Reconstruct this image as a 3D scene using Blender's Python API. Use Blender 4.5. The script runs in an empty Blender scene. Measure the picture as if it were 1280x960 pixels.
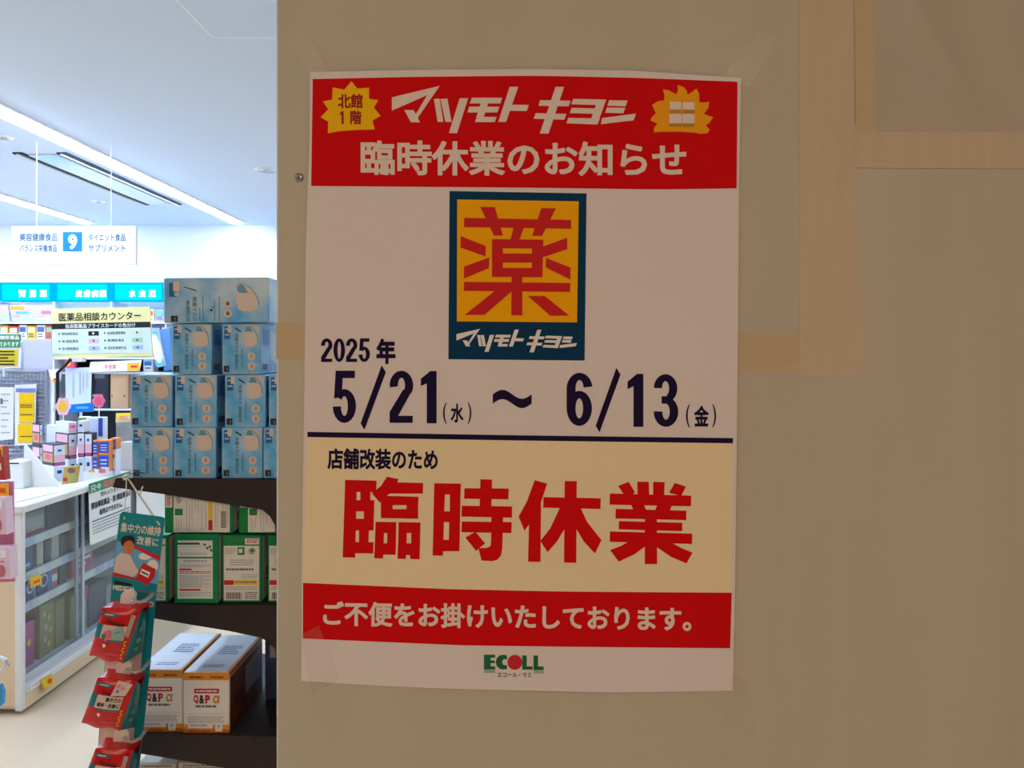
import bpy, math, random
import numpy as np
from mathutils import Vector
from mathutils.geometry import tessellate_polygon, delaunay_2d_cdt

random.seed(7)
sc = bpy.context.scene
COL = sc.collection

# ------------------------------------------------------------------ camera, light, exposure
F, U0, V0, H = 962.0, 640.0, 440.0, 1.5      # focal length in px, vanishing point, camera height
cam = bpy.data.cameras.new('camera')
cam_o = bpy.data.objects.new('camera', cam)
COL.objects.link(cam_o)
cam.sensor_fit = 'HORIZONTAL'
cam.sensor_width = 36.0
cam.lens = 36.0 * F / 1280.0
cam.shift_y = -(480.0 - V0) / 1280.0
cam.clip_start = 0.02
cam_o.location = (0, 0, H)
cam_o.rotation_euler = (math.radians(90), 0, 0)
sc.camera = cam_o

world = bpy.data.worlds.new('world')
sc.world = world
world.use_nodes = True
world.node_tree.nodes['Background'].inputs[0].default_value = (1.0, 0.74, 0.56, 1)
world.node_tree.nodes['Background'].inputs[1].default_value = 0.05

def area_light(name, loc, rot, sx, sy, power, colr):
    l = bpy.data.lights.new(name, 'AREA')
    l.shape = 'RECTANGLE'; l.size = sx; l.size_y = sy; l.energy = power; l.color = colr
    o = bpy.data.objects.new(name, l); COL.objects.link(o)
    o.location = loc; o.rotation_euler = rot
    return o
# warm fluorescent fittings on the dim corridor's ceiling, behind the photographer
WARM = (1.0, 0.76, 0.59)
area_light('corridor_lamp', (0.9, -1.9, 2.66), (math.radians(28), 0, 0), 2.4, 0.4, 40, WARM)
area_light('corridor_lamp', (-1.6, -2.1, 2.66), (math.radians(28), 0, 0), 2.0, 0.4, 36, WARM)
STRIP_POWER = 50.0                            # emission of the shop's ceiling light strips
COOL = (0.60, 0.775, 1.0)

vs = sc.view_settings
sc.display_settings.display_device = 'sRGB'
vs.view_transform = 'Standard'
vs.look = 'None'
vs.exposure = 0.0
vs.gamma = 1.0
vs.use_curve_mapping = False

# ------------------------------------------------------------------ helpers
def W(u, v, Y):
    return Vector(((u - U0) * Y / F, Y, H + (V0 - v) * Y / F))

MATS = {}
def lin(c):
    return tuple(((x / 255.0) / 12.92 if x <= 10 else (((x / 255.0) + 0.055) / 1.055) ** 2.4) for x in c)

def mat(name, colr, rough=0.55, noise=0.0, nscale=20.0, col2=None, bump=0.0, bscale=200.0, metal=0.0,
        emit=0.0, stretch=None, spec=0.4, coat=0.0):
    """procedural principled material; colr is an albedo in sRGB 0..255"""
    if name in MATS:
        return MATS[name]
    m = bpy.data.materials.new(name); m.use_nodes = True
    nt = m.node_tree; b = nt.nodes['Principled BSDF']
    c = lin(colr)
    b.inputs['Base Color'].default_value = (*c, 1)
    b.inputs['Roughness'].default_value = rough
    b.inputs['Metallic'].default_value = metal
    b.inputs['Specular IOR Level'].default_value = spec
    b.inputs['Coat Weight'].default_value = coat
    if emit:
        b.inputs['Emission Color'].default_value = (*c, 1)
        b.inputs['Emission Strength'].default_value = emit
    tc = None
    if noise or bump:
        tc = nt.nodes.new('ShaderNodeTexCoord')
        src = tc.outputs['Object']
        if stretch:
            mp = nt.nodes.new('ShaderNodeMapping'); mp.inputs['Scale'].default_value = stretch
            nt.links.new(src, mp.inputs[0]); src = mp.outputs[0]
    if noise:
        n = nt.nodes.new('ShaderNodeTexNoise'); n.inputs['Scale'].default_value = nscale
        n.inputs['Detail'].default_value = 3.0
        nt.links.new(src, n.inputs['Vector'])
        r = nt.nodes.new('ShaderNodeValToRGB')
        r.color_ramp.elements[0].position = 0.32; r.color_ramp.elements[1].position = 0.68
        c2 = lin(col2) if col2 else tuple(x * (1 - noise) for x in c)
        r.color_ramp.elements[0].color = (*c2, 1); r.color_ramp.elements[1].color = (*c, 1)
        nt.links.new(n.outputs['Fac'], r.inputs[0]); nt.links.new(r.outputs[0], b.inputs['Base Color'])
    if bump:
        n2 = nt.nodes.new('ShaderNodeTexNoise'); n2.inputs['Scale'].default_value = bscale
        nt.links.new(src, n2.inputs['Vector'])
        bp = nt.nodes.new('ShaderNodeBump'); bp.inputs['Strength'].default_value = bump
        bp.inputs['Distance'].default_value = 0.002
        nt.links.new(n2.outputs['Fac'], bp.inputs['Height']); nt.links.new(bp.outputs[0], b.inputs['Normal'])
    MATS[name] = m
    return m

def clear_mat(name, tint=(255, 255, 255), gloss=0.08, rough=0.05, haze=0.0, hazecol=(255, 255, 255)):
    if name in MATS:
        return MATS[name]
    m = bpy.data.materials.new(name); m.use_nodes = True
    nt = m.node_tree; nt.nodes.clear()
    out = nt.nodes.new('ShaderNodeOutputMaterial')
    t = nt.nodes.new('ShaderNodeBsdfTransparent'); t.inputs[0].default_value = (*lin(tint), 1)
    g = nt.nodes.new('ShaderNodeBsdfGlossy'); g.inputs['Roughness'].default_value = rough
    mx = nt.nodes.new('ShaderNodeMixShader'); mx.inputs[0].default_value = gloss
    nt.links.new(t.outputs[0], mx.inputs[1]); nt.links.new(g.outputs[0], mx.inputs[2])
    last = mx
    if haze:
        d = nt.nodes.new('ShaderNodeBsdfDiffuse'); d.inputs[0].default_value = (*lin(hazecol), 1)
        m2 = nt.nodes.new('ShaderNodeMixShader'); m2.inputs[0].default_value = haze
        nt.links.new(last.outputs[0], m2.inputs[1]); nt.links.new(d.outputs[0], m2.inputs[2]); last = m2
    nt.links.new(last.outputs[0], out.inputs[0])
    MATS[name] = m
    return m

def emit_mat(name, colr, strength):
    if name in MATS:
        return MATS[name]
    m = bpy.data.materials.new(name); m.use_nodes = True
    nt = m.node_tree; nt.nodes.clear()
    out = nt.nodes.new('ShaderNodeOutputMaterial'); e = nt.nodes.new('ShaderNodeEmission')
    e.inputs[0].default_value = (*colr, 1); e.inputs[1].default_value = strength
    nt.links.new(e.outputs[0], out.inputs[0])
    MATS[name] = m
    return m

def union2d(V, Fc):
    """flat union of overlapping convex faces, one cluster of faces (one character) at a time"""
    fx = []
    for f in Fc:
        ar = sum(V[f[k]][0] * V[f[(k + 1) % len(f)]][1] - V[f[(k + 1) % len(f)]][0] * V[f[k]][1] for k in range(len(f)))
        if abs(ar) > 1e-9:
            fx.append(list(f) if ar > 0 else list(reversed(f)))
    fx.sort(key=lambda f: min(V[k][0] for k in f))
    groups = []; hi = -1e9
    for f in fx:
        a = min(V[k][0] for k in f); b = max(V[k][0] for k in f)
        if a > hi:
            groups.append([])
        groups[-1].append(f); hi = max(hi, b)
    OV, OF = [], []
    for gr in groups:
        ids = sorted({k for f in gr for k in f}); mp = {k: q for q, k in enumerate(ids)}
        lv = [Vector(V[k]) for k in ids]; lf = [[mp[k] for k in f] for f in gr]
        res = delaunay_2d_cdt(lv, [], lf, 0, 1e-5)
        A = np.array([(p.x, p.y) for p in res[0]]); tri = [tuple(f) for f in res[2]]
        cen = A[np.array(tri)].mean(axis=1)
        keep = np.zeros(len(tri), bool)
        for f in lf:
            P = [lv[k] for k in f]
            ins = np.ones(len(tri), bool)
            for k in range(len(P)):
                e = P[(k + 1) % len(P)] - P[k]
                ins &= (e[0] * (cen[:, 1] - P[k][1]) - e[1] * (cen[:, 0] - P[k][0])) > -1e-9
            keep |= ins
        base = len(OV); used = {}
        for f, q in zip(tri, keep):
            if not q:
                continue
            t = []
            for k in f:
                if k not in used:
                    used[k] = len(OV); OV.append((float(A[k][0]), float(A[k][1])))
                t.append(used[k])
            OF.append(tuple(t))
    return OV, OF

def upoly(g, fr, polys, m, off):
    """union of 2-D polygons drawn as one flat print"""
    V = []; Fc = []
    for p in polys:
        b = len(V); V += [tuple(q) for q in p]
        if len(p) == 3:
            Fc.append((b, b + 1, b + 2))
        else:
            Fc += [tuple(b + k for k in t) for t in tessellate_polygon([[Vector((x, y, 0)) for x, y in p]])]
    V, Fc = union2d(V, Fc)
    g.add([fr(a, b, off) for a, b in V], Fc, m)

def arcq(cx, cy, rx0, ry0, rx1, ry1, a0, a1, n=18):
    out = []
    for i in range(n):
        t0, t1 = (math.radians(a0 + (a1 - a0) * k / n) for k in (i, i + 1))
        out.append([(cx + rx0 * math.cos(t0), cy - ry0 * math.sin(t0)), (cx + rx0 * math.cos(t1), cy - ry0 * math.sin(t1)),
                    (cx + rx1 * math.cos(t1), cy - ry1 * math.sin(t1)), (cx + rx1 * math.cos(t0), cy - ry1 * math.sin(t0))])
    return out
# bold condensed numerals in a unit box (y runs down)
NUM = {
    '0': arcq(.5, .5, .5, .5, .15, .365, 0, 360, 32),
    '1': [[(0, .15), (.6, 0), (1, 0), (1, 1), (.4, 1), (.4, .25), (0, .29)]],
    '2': arcq(.5, .28, .5, .28, .15, .145, 188, -35) + [[(.93, .40), (.58, .36), (.0, .79), (.0, 1), (.36, .87)], [(0, .865), (.98, .865), (.98, 1), (0, 1)]],
    '3': arcq(.48, .27, .48, .27, .145, .14, 178, -75) + arcq(.5, .715, .5, .285, .15, .15, 80, -182) + [[(.32, .42), (.62, .42), (.62, .56), (.32, .56)]],
    '5': [[(.13, 0), (.95, 0), (.95, .14), (.43, .14), (.39, .5), (.06, .53)]] + arcq(.5, .675, .5, .325, .15, .19, 142, -178),
    '6': arcq(.5, .67, .5, .33, .15, .19, 0, 360, 32) + [[(0, .3), (.35, .3), (.35, .68), (0, .68)]] + arcq(.51, .3, .51, .3, .16, .165, 180, 8),
}
# text glyphs -> triangles, thickened by strips along every outline edge
GLYPH = {}
def glyphs(s, bold=0.0, bx=None):
    key = (s, bold, bx)
    if key in GLYPH:
        return GLYPH[key]
    c = bpy.data.curves.new('txt', 'FONT'); c.body = s; c.resolution_u = 3; c.align_x = 'LEFT'
    o = bpy.data.objects.new('txt', c); COL.objects.link(o)
    dg = bpy.context.evaluated_depsgraph_get(); dg.update()
    ev = o.evaluated_get(dg); me = ev.to_mesh()
    V = [(v.co.x, v.co.y) for v in me.vertices]
    Fc = [tuple(p.vertices) for p in me.polygons]
    if bold:
        cnt = {}; nb = {}
        for p in Fc:
            for i in range(len(p)):
                e = tuple(sorted((p[i], p[(i + 1) % len(p)]))); cnt[e] = cnt.get(e, 0) + 1
        # weld by position so that neighbouring outline edges are known
        wx = bx if bx is not None else bold; wy = bold
        rim = [e for e, k in cnt.items() if k == 1]
        for a, b_ in rim:
            nb.setdefault((round(V[a][0], 4), round(V[a][1], 4)), []).append((V[b_][0] - V[a][0], V[b_][1] - V[a][1]))
            nb.setdefault((round(V[b_][0], 4), round(V[b_][1], 4)), []).append((V[a][0] - V[b_][0], V[a][1] - V[b_][1]))
        for a, b_ in rim:
            (x0, y0), (x1, y1) = V[a], V[b_]
            L = math.hypot(x1 - x0, y1 - y0)
            if L < 1e-5:
                continue
            nx, ny = -(y1 - y0) / L * wx, (x1 - x0) / L * wy
            i = len(V)
            V += [(x0 + nx, y0 + ny), (x1 + nx, y1 + ny), (x1 - nx, y1 - ny), (x0 - nx, y0 - ny)]
            Fc.append((i, i + 1, i + 2, i + 3))
        for (x, y), ds in nb.items():
            ax = all(min(abs(dx), abs(dy)) < .12 * math.hypot(dx, dy) for dx, dy in ds)
            i = len(V)
            if ax:
                V += [(x - wx, y - wy), (x + wx, y - wy), (x + wx, y + wy), (x - wx, y + wy)]; Fc.append((i, i + 1, i + 2, i + 3))
            else:
                V += [(x + wx * math.cos(k * math.pi / 4), y + wy * math.sin(k * math.pi / 4)) for k in range(8)]; Fc.append(tuple(range(i, i + 8)))
        V, Fc = union2d(V, Fc)
    ev.to_mesh_clear()
    bpy.data.objects.remove(o); bpy.data.curves.remove(c)
    xs = [p[0] for p in V]; ys = [p[1] for p in V]
    x0, x1, y0, y1 = min(xs), max(xs), min(ys), max(ys)
    dx = max(x1 - x0, 1e-6); dy = max(y1 - y0, 1e-6)
    GLYPH[key] = ([((x - x0) / dx, (y - y0) / dy) for x, y in V], Fc)
    return GLYPH[key]

class G:
    """collects geometry with material slots, in world coordinates"""
    def __init__(s):
        s.V = []; s.F = []; s.M = []; s.mats = []
    def mi(s, m):
        if m not in s.mats:
            s.mats.append(m)
        return s.mats.index(m)
    def add(s, V, Fc, m):
        k = len(s.V); s.V += [Vector(v) for v in V]; i = s.mi(m)
        for f in Fc:
            s.F.append(tuple(k + j for j in f)); s.M.append(i)
    def box(s, p0, p1, m, xf=None):
        x0, y0, z0 = p0; x1, y1, z1 = p1
        V = [Vector(p) for p in ((x0, y0, z0), (x1, y0, z0), (x1, y1, z0), (x0, y1, z0), (x0, y0, z1), (x1, y0, z1), (x1, y1, z1), (x0, y1, z1))]
        if xf:
            V = [xf(v) for v in V]
        s.add(V, [(0, 3, 2, 1), (4, 5, 6, 7), (0, 1, 5, 4), (1, 2, 6, 5), (2, 3, 7, 6), (3, 0, 4, 7)], m)
        return s
    def bbox(s, p0, p1, m, b=0.002, xf=None):
        """box with chamfered edges"""
        x0, y0, z0 = p0; x1, y1, z1 = p1
        b = min(b, (x1 - x0) * .4, (y1 - y0) * .4, (z1 - z0) * .4)
        V = []; idx = {}
        for ix in (0, 1):
            for iy in (0, 1):
                for iz in (0, 1):
                    X = (x0, x1)[ix]; Y = (y0, y1)[iy]; Z = (z0, z1)[iz]
                    sx = b if ix == 0 else -b; sy = b if iy == 0 else -b; sz = b if iz == 0 else -b
                    for ax in range(3):
                        idx[(ix, iy, iz, ax)] = len(V)
                        V.append(Vector((X + (0 if ax == 0 else sx), Y + (0 if ax == 1 else sy), Z + (0 if ax == 2 else sz))))
        Fc = []
        for ax in range(3):
            for sd in (0, 1):
                q = []
                for (a, c) in ((0, 0), (1, 0), (1, 1), (0, 1)):
                    k = [0, 0, 0]; k[ax] = sd; k[(ax + 1) % 3] = a; k[(ax + 2) % 3] = c
                    q.append(idx[(*k, ax)])
                Fc.append(tuple(q if sd else reversed(q)))
        for ax in range(3):     # edges along axis ax
            o1, o2 = (ax + 1) % 3, (ax + 2) % 3
            for a in (0, 1):
                for c in (0, 1):
                    k0 = [0, 0, 0]; k0[o1] = a; k0[o2] = c; k1 = list(k0); k1[ax] = 1
                    q = (idx[(*k0, o1)], idx[(*k1, o1)], idx[(*k1, o2)], idx[(*k0, o2)])
                    Fc.append(q if (a != c) else tuple(reversed(q)))
        for ix in (0, 1):
            for iy in (0, 1):
                for iz in (0, 1):
                    t = (idx[(ix, iy, iz, 0)], idx[(ix, iy, iz, 1)], idx[(ix, iy, iz, 2)])
                    Fc.append(t if (ix + iy + iz) % 2 else tuple(reversed(t)))
        if xf:
            V = [xf(v) for v in V]
        s.add(V, Fc, m)
        return s
    def poly(s, fr, pts, m, off=0.0003):
        P = [fr(a, b, off) for a, b in pts]
        if len(P) <= 4:
            s.add(P, [tuple(range(len(P)))], m)
        else:
            t = tessellate_polygon([[Vector((a, b, 0)) for a, b in pts]])
            s.add(P, [tuple(q) for q in t], m)
        return s
    sub = 1
    def rect(s, fr, x0, y0, x1, y1, m, off=0.0003):
        if s.sub > 1:
            return s.grid(lambda a, b: fr(x0 + a * (x1 - x0), y0 + b * (y1 - y0), off), s.sub, s.sub, m)
        return s.poly(fr, [(x0, y0), (x1, y0), (x1, y1), (x0, y1)], m, off)
    def disc(s, fr, cx, cy, rx, ry, m, off=0.0003, n=16):
        return s.poly(fr, [(cx + rx * math.cos(i * 2 * math.pi / n), cy + ry * math.sin(i * 2 * math.pi / n)) for i in range(n)], m, off)
    def line(s, fr, pts, w, m, off=0.0003):
        for (a, b), (c, d) in zip(pts, pts[1:]):
            L = math.hypot(c - a, d - b) or 1e-9
            nx, ny = -(d - b) / L * w / 2, (c - a) / L * w / 2
            s.poly(fr, [(a + nx, b + ny), (c + nx, d + ny), (c - nx, d - ny), (a - nx, b - ny)], m, off)
        return s
    def text(s, fr, t, x0, x1, y0, y1, m, bold=0.0, slope=0.0, off=0.0003, rot=0, bx=None, shear=0.0):
        """y0 = top, y1 = bottom in the frame's own units; rot=1 turns the text a quarter to run upwards"""
        gv, gf = glyphs(t, bold, bx)
        P = []
        xc = (x0 + x1) / 2
        for a, b in gv:
            if rot == 1:
                a, b = 1 - b, a
            elif rot == -1:
                a, b = b, 1 - a
            x = x0 + a * (x1 - x0); y = y1 + b * (y0 - y1)
            x += shear * (y1 - y)
            P.append(fr(x, y + slope * (x - xc), off))
        s.add(P, gf, m)
        return s
    def tube(s, pts, r, m, n=8, caps=True):
        pts = [Vector(p) for p in pts]; k = len(s.V); i = s.mi(m); N = len(pts)
        for j, p in enumerate(pts):
            d = (pts[min(j + 1, N - 1)] - pts[max(j - 1, 0)]).normalized()
            a = d.cross(Vector((0, 0, 1)))
            if a.length < 1e-3:
                a = d.cross(Vector((1, 0, 0)))
            a.normalize(); b = d.cross(a)
            rr = r[j] if isinstance(r, (list, tuple)) else r
            for q in range(n):
                t = 2 * math.pi * q / n
                s.V.append(p + a * math.cos(t) * rr + b * math.sin(t) * rr)
        for j in range(N - 1):
            for q in range(n):
                s.F.append((k + j * n + q, k + j * n + (q + 1) % n, k + (j + 1) * n + (q + 1) % n, k + (j + 1) * n + q)); s.M.append(i)
        if caps:
            s.F.append(tuple(k + q for q in reversed(range(n)))); s.M.append(i)
            s.F.append(tuple(k + (N - 1) * n + q for q in range(n))); s.M.append(i)
        return s
    def prism(s, P, ext, m):
        """planar polygon (list of 3-D points) extruded along vector ext"""
        P = [Vector(p) for p in P]; e = Vector(ext); n = len(P)
        # project for tessellation
        nrm = e.normalized(); a = nrm.cross(Vector((0, 0, 1)))
        if a.length < 1e-3:
            a = Vector((1, 0, 0))
        a.normalize(); b = nrm.cross(a)
        t = tessellate_polygon([[Vector((p.dot(a), p.dot(b), 0)) for p in P]])
        Fc = [tuple(q) for q in t] + [tuple(n + j for j in reversed(q)) for q in t]
        Fc += [(j, (j + 1) % n, n + (j + 1) % n, n + j) for j in range(n)]
        s.add(P + [p + e for p in P], Fc, m)
        return s
    def grid(s, fn, nu, nv, m):
        V = [fn(i / nu, j / nv) for j in range(nv + 1) for i in range(nu + 1)]
        s.add(V, [(j * (nu + 1) + i, j * (nu + 1) + i + 1, (j + 1) * (nu + 1) + i + 1, (j + 1) * (nu + 1) + i) for j in range(nv) for i in range(nu)], m)
        return s

WL = {}
def empty(name, loc):
    o = bpy.data.objects.new(name, None); COL.objects.link(o)
    o.empty_display_size = 0.05
    o.location = loc; WL[o] = Vector(loc)
    return o
def build(name, g, parent=None, smooth=False, label=None):
    lo = Vector([min(v[i] for v in g.V) for i in range(3)]); hi = Vector([max(v[i] for v in g.V) for i in range(3)])
    org = (lo + hi) / 2
    if parent is None:
        org.z = lo.z
    me = bpy.data.meshes.new(name)
    me.from_pydata([v - org for v in g.V], [], g.F)
    for m in g.mats:
        me.materials.append(m)
    me.polygons.foreach_set('material_index', g.M)
    if smooth:
        me.polygons.foreach_set('use_smooth', [True] * len(me.polygons))
    me.update()
    o = bpy.data.objects.new(name, me); COL.objects.link(o)
    if parent is not None:
        o.parent = parent; o.location = org - WL[parent]
    else:
        o.location = org
    WL[o] = org
    if label:
        o['label'] = label
    return o
def tag(o, label, cat, group=None):
    o['label'] = label; o['category'] = cat
    if group:
        o['group'] = group
    return o
def struct(o, label=None):
    o['kind'] = 'structure'
    if label:
        o['label'] = label
    return o
def dup(root, delta):
    """copy a thing with its parts, moved by delta"""
    d = Vector(delta)
    r = root.copy(); COL.objects.link(r); r.location = root.location + d; WL[r] = WL[root] + d
    for ch in list(root.children):
        c = ch.copy(); COL.objects.link(c); c.parent = r; WL[c] = WL[ch] + d
        for gc in list(ch.children):
            e = gc.copy(); COL.objects.link(e); e.parent = c; WL[e] = WL[gc] + d
    return r

def PF(Y):                                   # upright plane facing the corridor, pixel coordinates
    def fr(u, v, off=0.0):
        p = W(u, v, Y); p.y -= off; return p
    return fr
def XF(X):                                   # upright plane along the aisle (faces +X)
    def fr(u, v, off=0.0):
        Y = X * F / (u - U0)
        return Vector((X + off, Y, H + (V0 - v) * Y / F))
    return fr
def BF(o, ex, ey, n):                        # any flat face: unit square, b runs downwards from the top edge
    o, ex, ey, n = Vector(o), Vector(ex), Vector(ey), Vector(n)
    return lambda a, b, off=0.0: o + ex * a + ey * b + n * off
def QF(p00, p10, p11, p01, n, puff=0.0):     # bilinear quad: top-left, top-right, bottom-right, bottom-left
    p00, p10, p11, p01, n = map(Vector, (p00, p10, p11, p01, n))
    def fr(a, b, off=0.0):
        q = (p00 * (1 - a) + p10 * a) * (1 - b) + (p01 * (1 - a) + p11 * a) * b
        k = max(0.0, (1 - (2 * a - 1) ** 2)) ** .6 * max(0.0, (1 - (2 * b - 1) ** 2)) ** .6
        return q + n * (off + puff * k)
    return fr

# ------------------------------------------------------------------ materials
m_white = mat('white_paint', (238, 238, 238), .6)
m_paper = mat('poster_paper', (232, 228, 226), .75, spec=.15)
m_red = mat('poster_red', (218, 8, 16), .75, spec=.12)
m_cream = mat('poster_cream', (246, 232, 190), .75, spec=.15)
m_navyink = mat('navy_ink', (30, 20, 62), .75, spec=.12)
m_navy = mat('emblem_navy', (8, 62, 98), .75, spec=.12)
m_orange = mat('emblem_orange', (254, 184, 8), .75, spec=.12)
m_inkwhite = mat('ink_white', (236, 224, 214), .75, spec=.15)
m_yellow = mat('badge_yellow', (250, 200, 20), .75, spec=.15)
m_flame = mat('badge_flame', (248, 172, 28), .75, spec=.15)
m_brown = mat('badge_text', (160, 28, 20), .75)
m_gold = mat('badge_gold', (196, 140, 40), .7)
m_green = mat('logo_green', (14, 110, 64), .75)
m_greenpale = mat('logo_green_pale', (120, 160, 140), .75)
m_black = mat('print_black', (24, 24, 28), .7)
m_dkgrey = mat('print_grey', (110, 112, 112), .7)
m_ltgrey = mat('print_light_grey', (176, 178, 178), .7)
m_printwhite = mat('print_white', (240, 240, 238), .6)
m_printred = mat('print_red', (208, 30, 36), .6)
m_printyellow = mat('print_yellow', (242, 200, 44), .6)
m_teal = mat('teal_card', (0, 146, 160), .45)
m_tealdark = mat('teal_dark', (0, 104, 112), .45)
m_skin = mat('print_skin', (210, 130, 84), .5)
m_hair = mat('print_hair', (46, 26, 22), .5)
m_shirt = mat('print_shirt', (226, 210, 206), .5)
m_skyblue = mat('print_sky', (110, 182, 226), .5)
m_shelf = mat('black_shelf', (46, 36, 34), .5, noise=.15, nscale=40)
m_partition = mat('partition_cover', (202, 200, 181), .7, noise=.06, nscale=3.0, bump=.25, bscale=900, stretch=(3, 1, .35), spec=.15)
m_partition2 = mat('partition_film', (196, 188, 172), .65, noise=.07, nscale=4.0, bump=.15, bscale=700, spec=.2)
m_tape = mat('masking_tape', (211, 197, 170), .7, noise=.06, nscale=9, stretch=(6, 1, .6), bump=.2, bscale=260, spec=.15)
m_tape2 = mat('masking_tape_old', (208, 192, 156), .7, noise=.08, nscale=7, stretch=(.6, 1, 6), bump=.2, bscale=260, spec=.15)
m_clear = clear_mat('clear_tape', (255, 255, 255), .025, .25, .05, (236, 226, 210))
m_glass = clear_mat('case_glass', (238, 244, 246), .07, .02)
m_plastic = clear_mat('clear_plastic', (240, 240, 242), .12, .12, .18)
m_ceiling = mat('ceiling_board', (222, 234, 252), .8, bump=.05, bscale=300, spec=.1)
m_floor = mat('vinyl_floor', (230, 206, 176), .28, noise=.05, nscale=2.5)
m_case = mat('case_white', (232, 230, 226), .45)
m_casebeige = mat('case_beige', (230, 204, 168), .6)
m_metal = mat('steel', (180, 182, 186), .3, metal=1.0)
m_wire = mat('rack_wire', (150, 156, 172), .4, metal=.3)
m_blackpole = mat('black_pole', (20, 20, 24), .4)
m_dk1 = mat('pack_slate', (70, 78, 100), .4)
m_wallwhite = mat('shop_wall', (244, 244, 246), .7)

# ------------------------------------------------------------------ the setting
CEIL = 2.70
YB = 7.30
g = G(); g.box((-7.0, -5.0, -.1), (5.0, YB + .2, 0), m_floor)
struct(build('floor', g), 'pale beige polished vinyl floor')
g = G(); g.box((-7.0, 1.0, CEIL), (5.0, YB + .2, CEIL + .1), m_ceiling)
struct(build('ceiling', g), 'smooth white shop ceiling')
g = G(); g.box((-7.0, YB, 0), (5.0, YB + .1, CEIL), m_wallwhite); struct(build('wall_back', g), 'white back wall of the shop')
g = G(); g.box((-7.1, -5.0, 0), (-7.0, YB, CEIL), m_wallwhite); struct(build('wall_left', g))
g = G(); g.box((5.0, -5.0, 0), (5.1, YB, CEIL), m_wallwhite); struct(build('wall_right', g))
m_corr = mat('corridor_wall', (168, 150, 128), .8)
g = G(); g.box((-7.0, -5.1, 0), (5.0, -5.0, CEIL), m_corr); struct(build('wall_corridor', g))
g = G(); g.box((-7.0, -5.0, CEIL), (5.0, 1.0, CEIL + .1), m_corr); struct(build('ceiling_corridor', g))

# temporary partition with a covering sheet
YW = 1.07
wp = PF(YW)
x_left = W(345, 0, YW).x
g = G(); g.bbox((x_left, YW, 0), (3.2, YW + .045, CEIL), m_partition, .003)
part_o = struct(build('wall_partition', g), 'beige sheet-covered temporary partition')
# second, loosely folded film covering the upper right of the partition
def film(a, b):
    u = 1080 + a * 420; v = -260 + b * 440
    p = W(u, v, YW)
    fade = min(1.0, max(0.0, (172 - v) / 90.0)) * min(1.0, max(0.0, (u - 1085) / 50.0))
    d = .0006 + fade * (.0052 + .0026 * math.sin(u * .030 + v * .020) + .0020 * math.sin(u * .055 - v * .014 + 1.2))
    cr = (u - 1172) * .88 - (v - 60) * .48            # a diagonal crease
    d += fade * .0022 * math.exp(-(cr / 14.0) ** 2)
    cr2 = (u - 1255) * .90 - (v - 80) * .44
    d += fade * .0018 * math.exp(-(cr2 / 18.0) ** 2)
    p.y -= d
    return p
g = G(); g.grid(film, 84, 66, m_partition2)
tag(build('plastic_sheet', g, smooth=True), 'loosely creased plastic sheet taped over the partition at upper right', 'plastic sheet')

def tape(quad, label, m, off=.0008, name='masking_tape', th=.0004, wav=0.0, cat='tape'):
    """a strip of tape: pixel quad TL, TR, BR, BL on the partition"""
    TL, TR, BR, BL = quad
    n = 14
    g = G()
    def at(a, b, o):
        x = (TL[0] * (1 - a) + TR[0] * a) * (1 - b) + (BL[0] * (1 - a) + BR[0] * a) * b
        y = (TL[1] * (1 - a) + TR[1] * a) * (1 - b) + (BL[1] * (1 - a) + BR[1] * a) * b
        p = W(x, y, YW)
        p.y -= o + wav * (.5 + .5 * math.sin(9 * a + 17 * b))
        return p
    g.grid(lambda a, b: at(a, b, off + th), n, n, m)
    # thin rim so that the strip has thickness
    rim = [(i / n, 0) for i in range(n)] + [(1, i / n) for i in range(n)] + [(1 - i / n, 1) for i in range(n)] + [(0, 1 - i / n) for i in range(n)]
    P = [at(a, b, off + th) for a, b in rim] + [at(a, b, -.0001) for a, b in rim]
    N = len(rim)
    g.add(P, [(i, (i + 1) % N, N + (i + 1) % N, N + i) for i in range(N)], m)
    return tag(build(name, g), label, cat, None)

tape(((1067, -60), (1090, -60), (1094, 166), (1069, 166)), 'narrow masking tape at the edge of the creased sheet, short vertical strip', m_tape2, off=.0011, wav=.0004)
tape(((999, -60), (1065, -60), (1070, 470), (999, 470)), 'wide vertical masking tape running down from the top beside the poster', m_tape, off=.0004, wav=.0003)
tape(((1026, 157), (1071, 157), (1077, 459), (1028, 461)), 'vertical masking tape layered over the right half of a wider strip', m_tape, off=.0009)
tape(((1069, 165), (1480, 167), (1480, 212), (1071, 210)), 'horizontal masking tape at upper right below the creased sheet', m_tape, off=.0012)
tape(((345.5, 403), (1049, 418), (1049, 467), (345.5, 449)), 'long horizontal masking tape passing behind the poster', m_tape2, off=.0002)

# screw on the partition
g = G()
c = W(374, 222, YW)
g.tube([c + Vector((0, .001, 0)), c + Vector((0, -.0016, 0)), c + Vector((0, -.0030, 0))], [.0062, .0060, .0038], m_metal, 16)
scr = empty('screw', c)
build('screw_head', g, scr, True)
g = G(); f0 = BF(c + Vector((0, -.0031, 0)), (1, 0, 0), (0, 0, 1), (0, -1, 0))
g.rect(f0, -.0028, -.0005, .0028, .0005, m_black, .0002); g.rect(f0, -.0005, -.0028, .0005, .0028, m_black, .0002)
build('cross_slot', g, scr)
tag(scr, 'small round cross-head screw on the partition left of the poster', 'screw')

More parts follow.
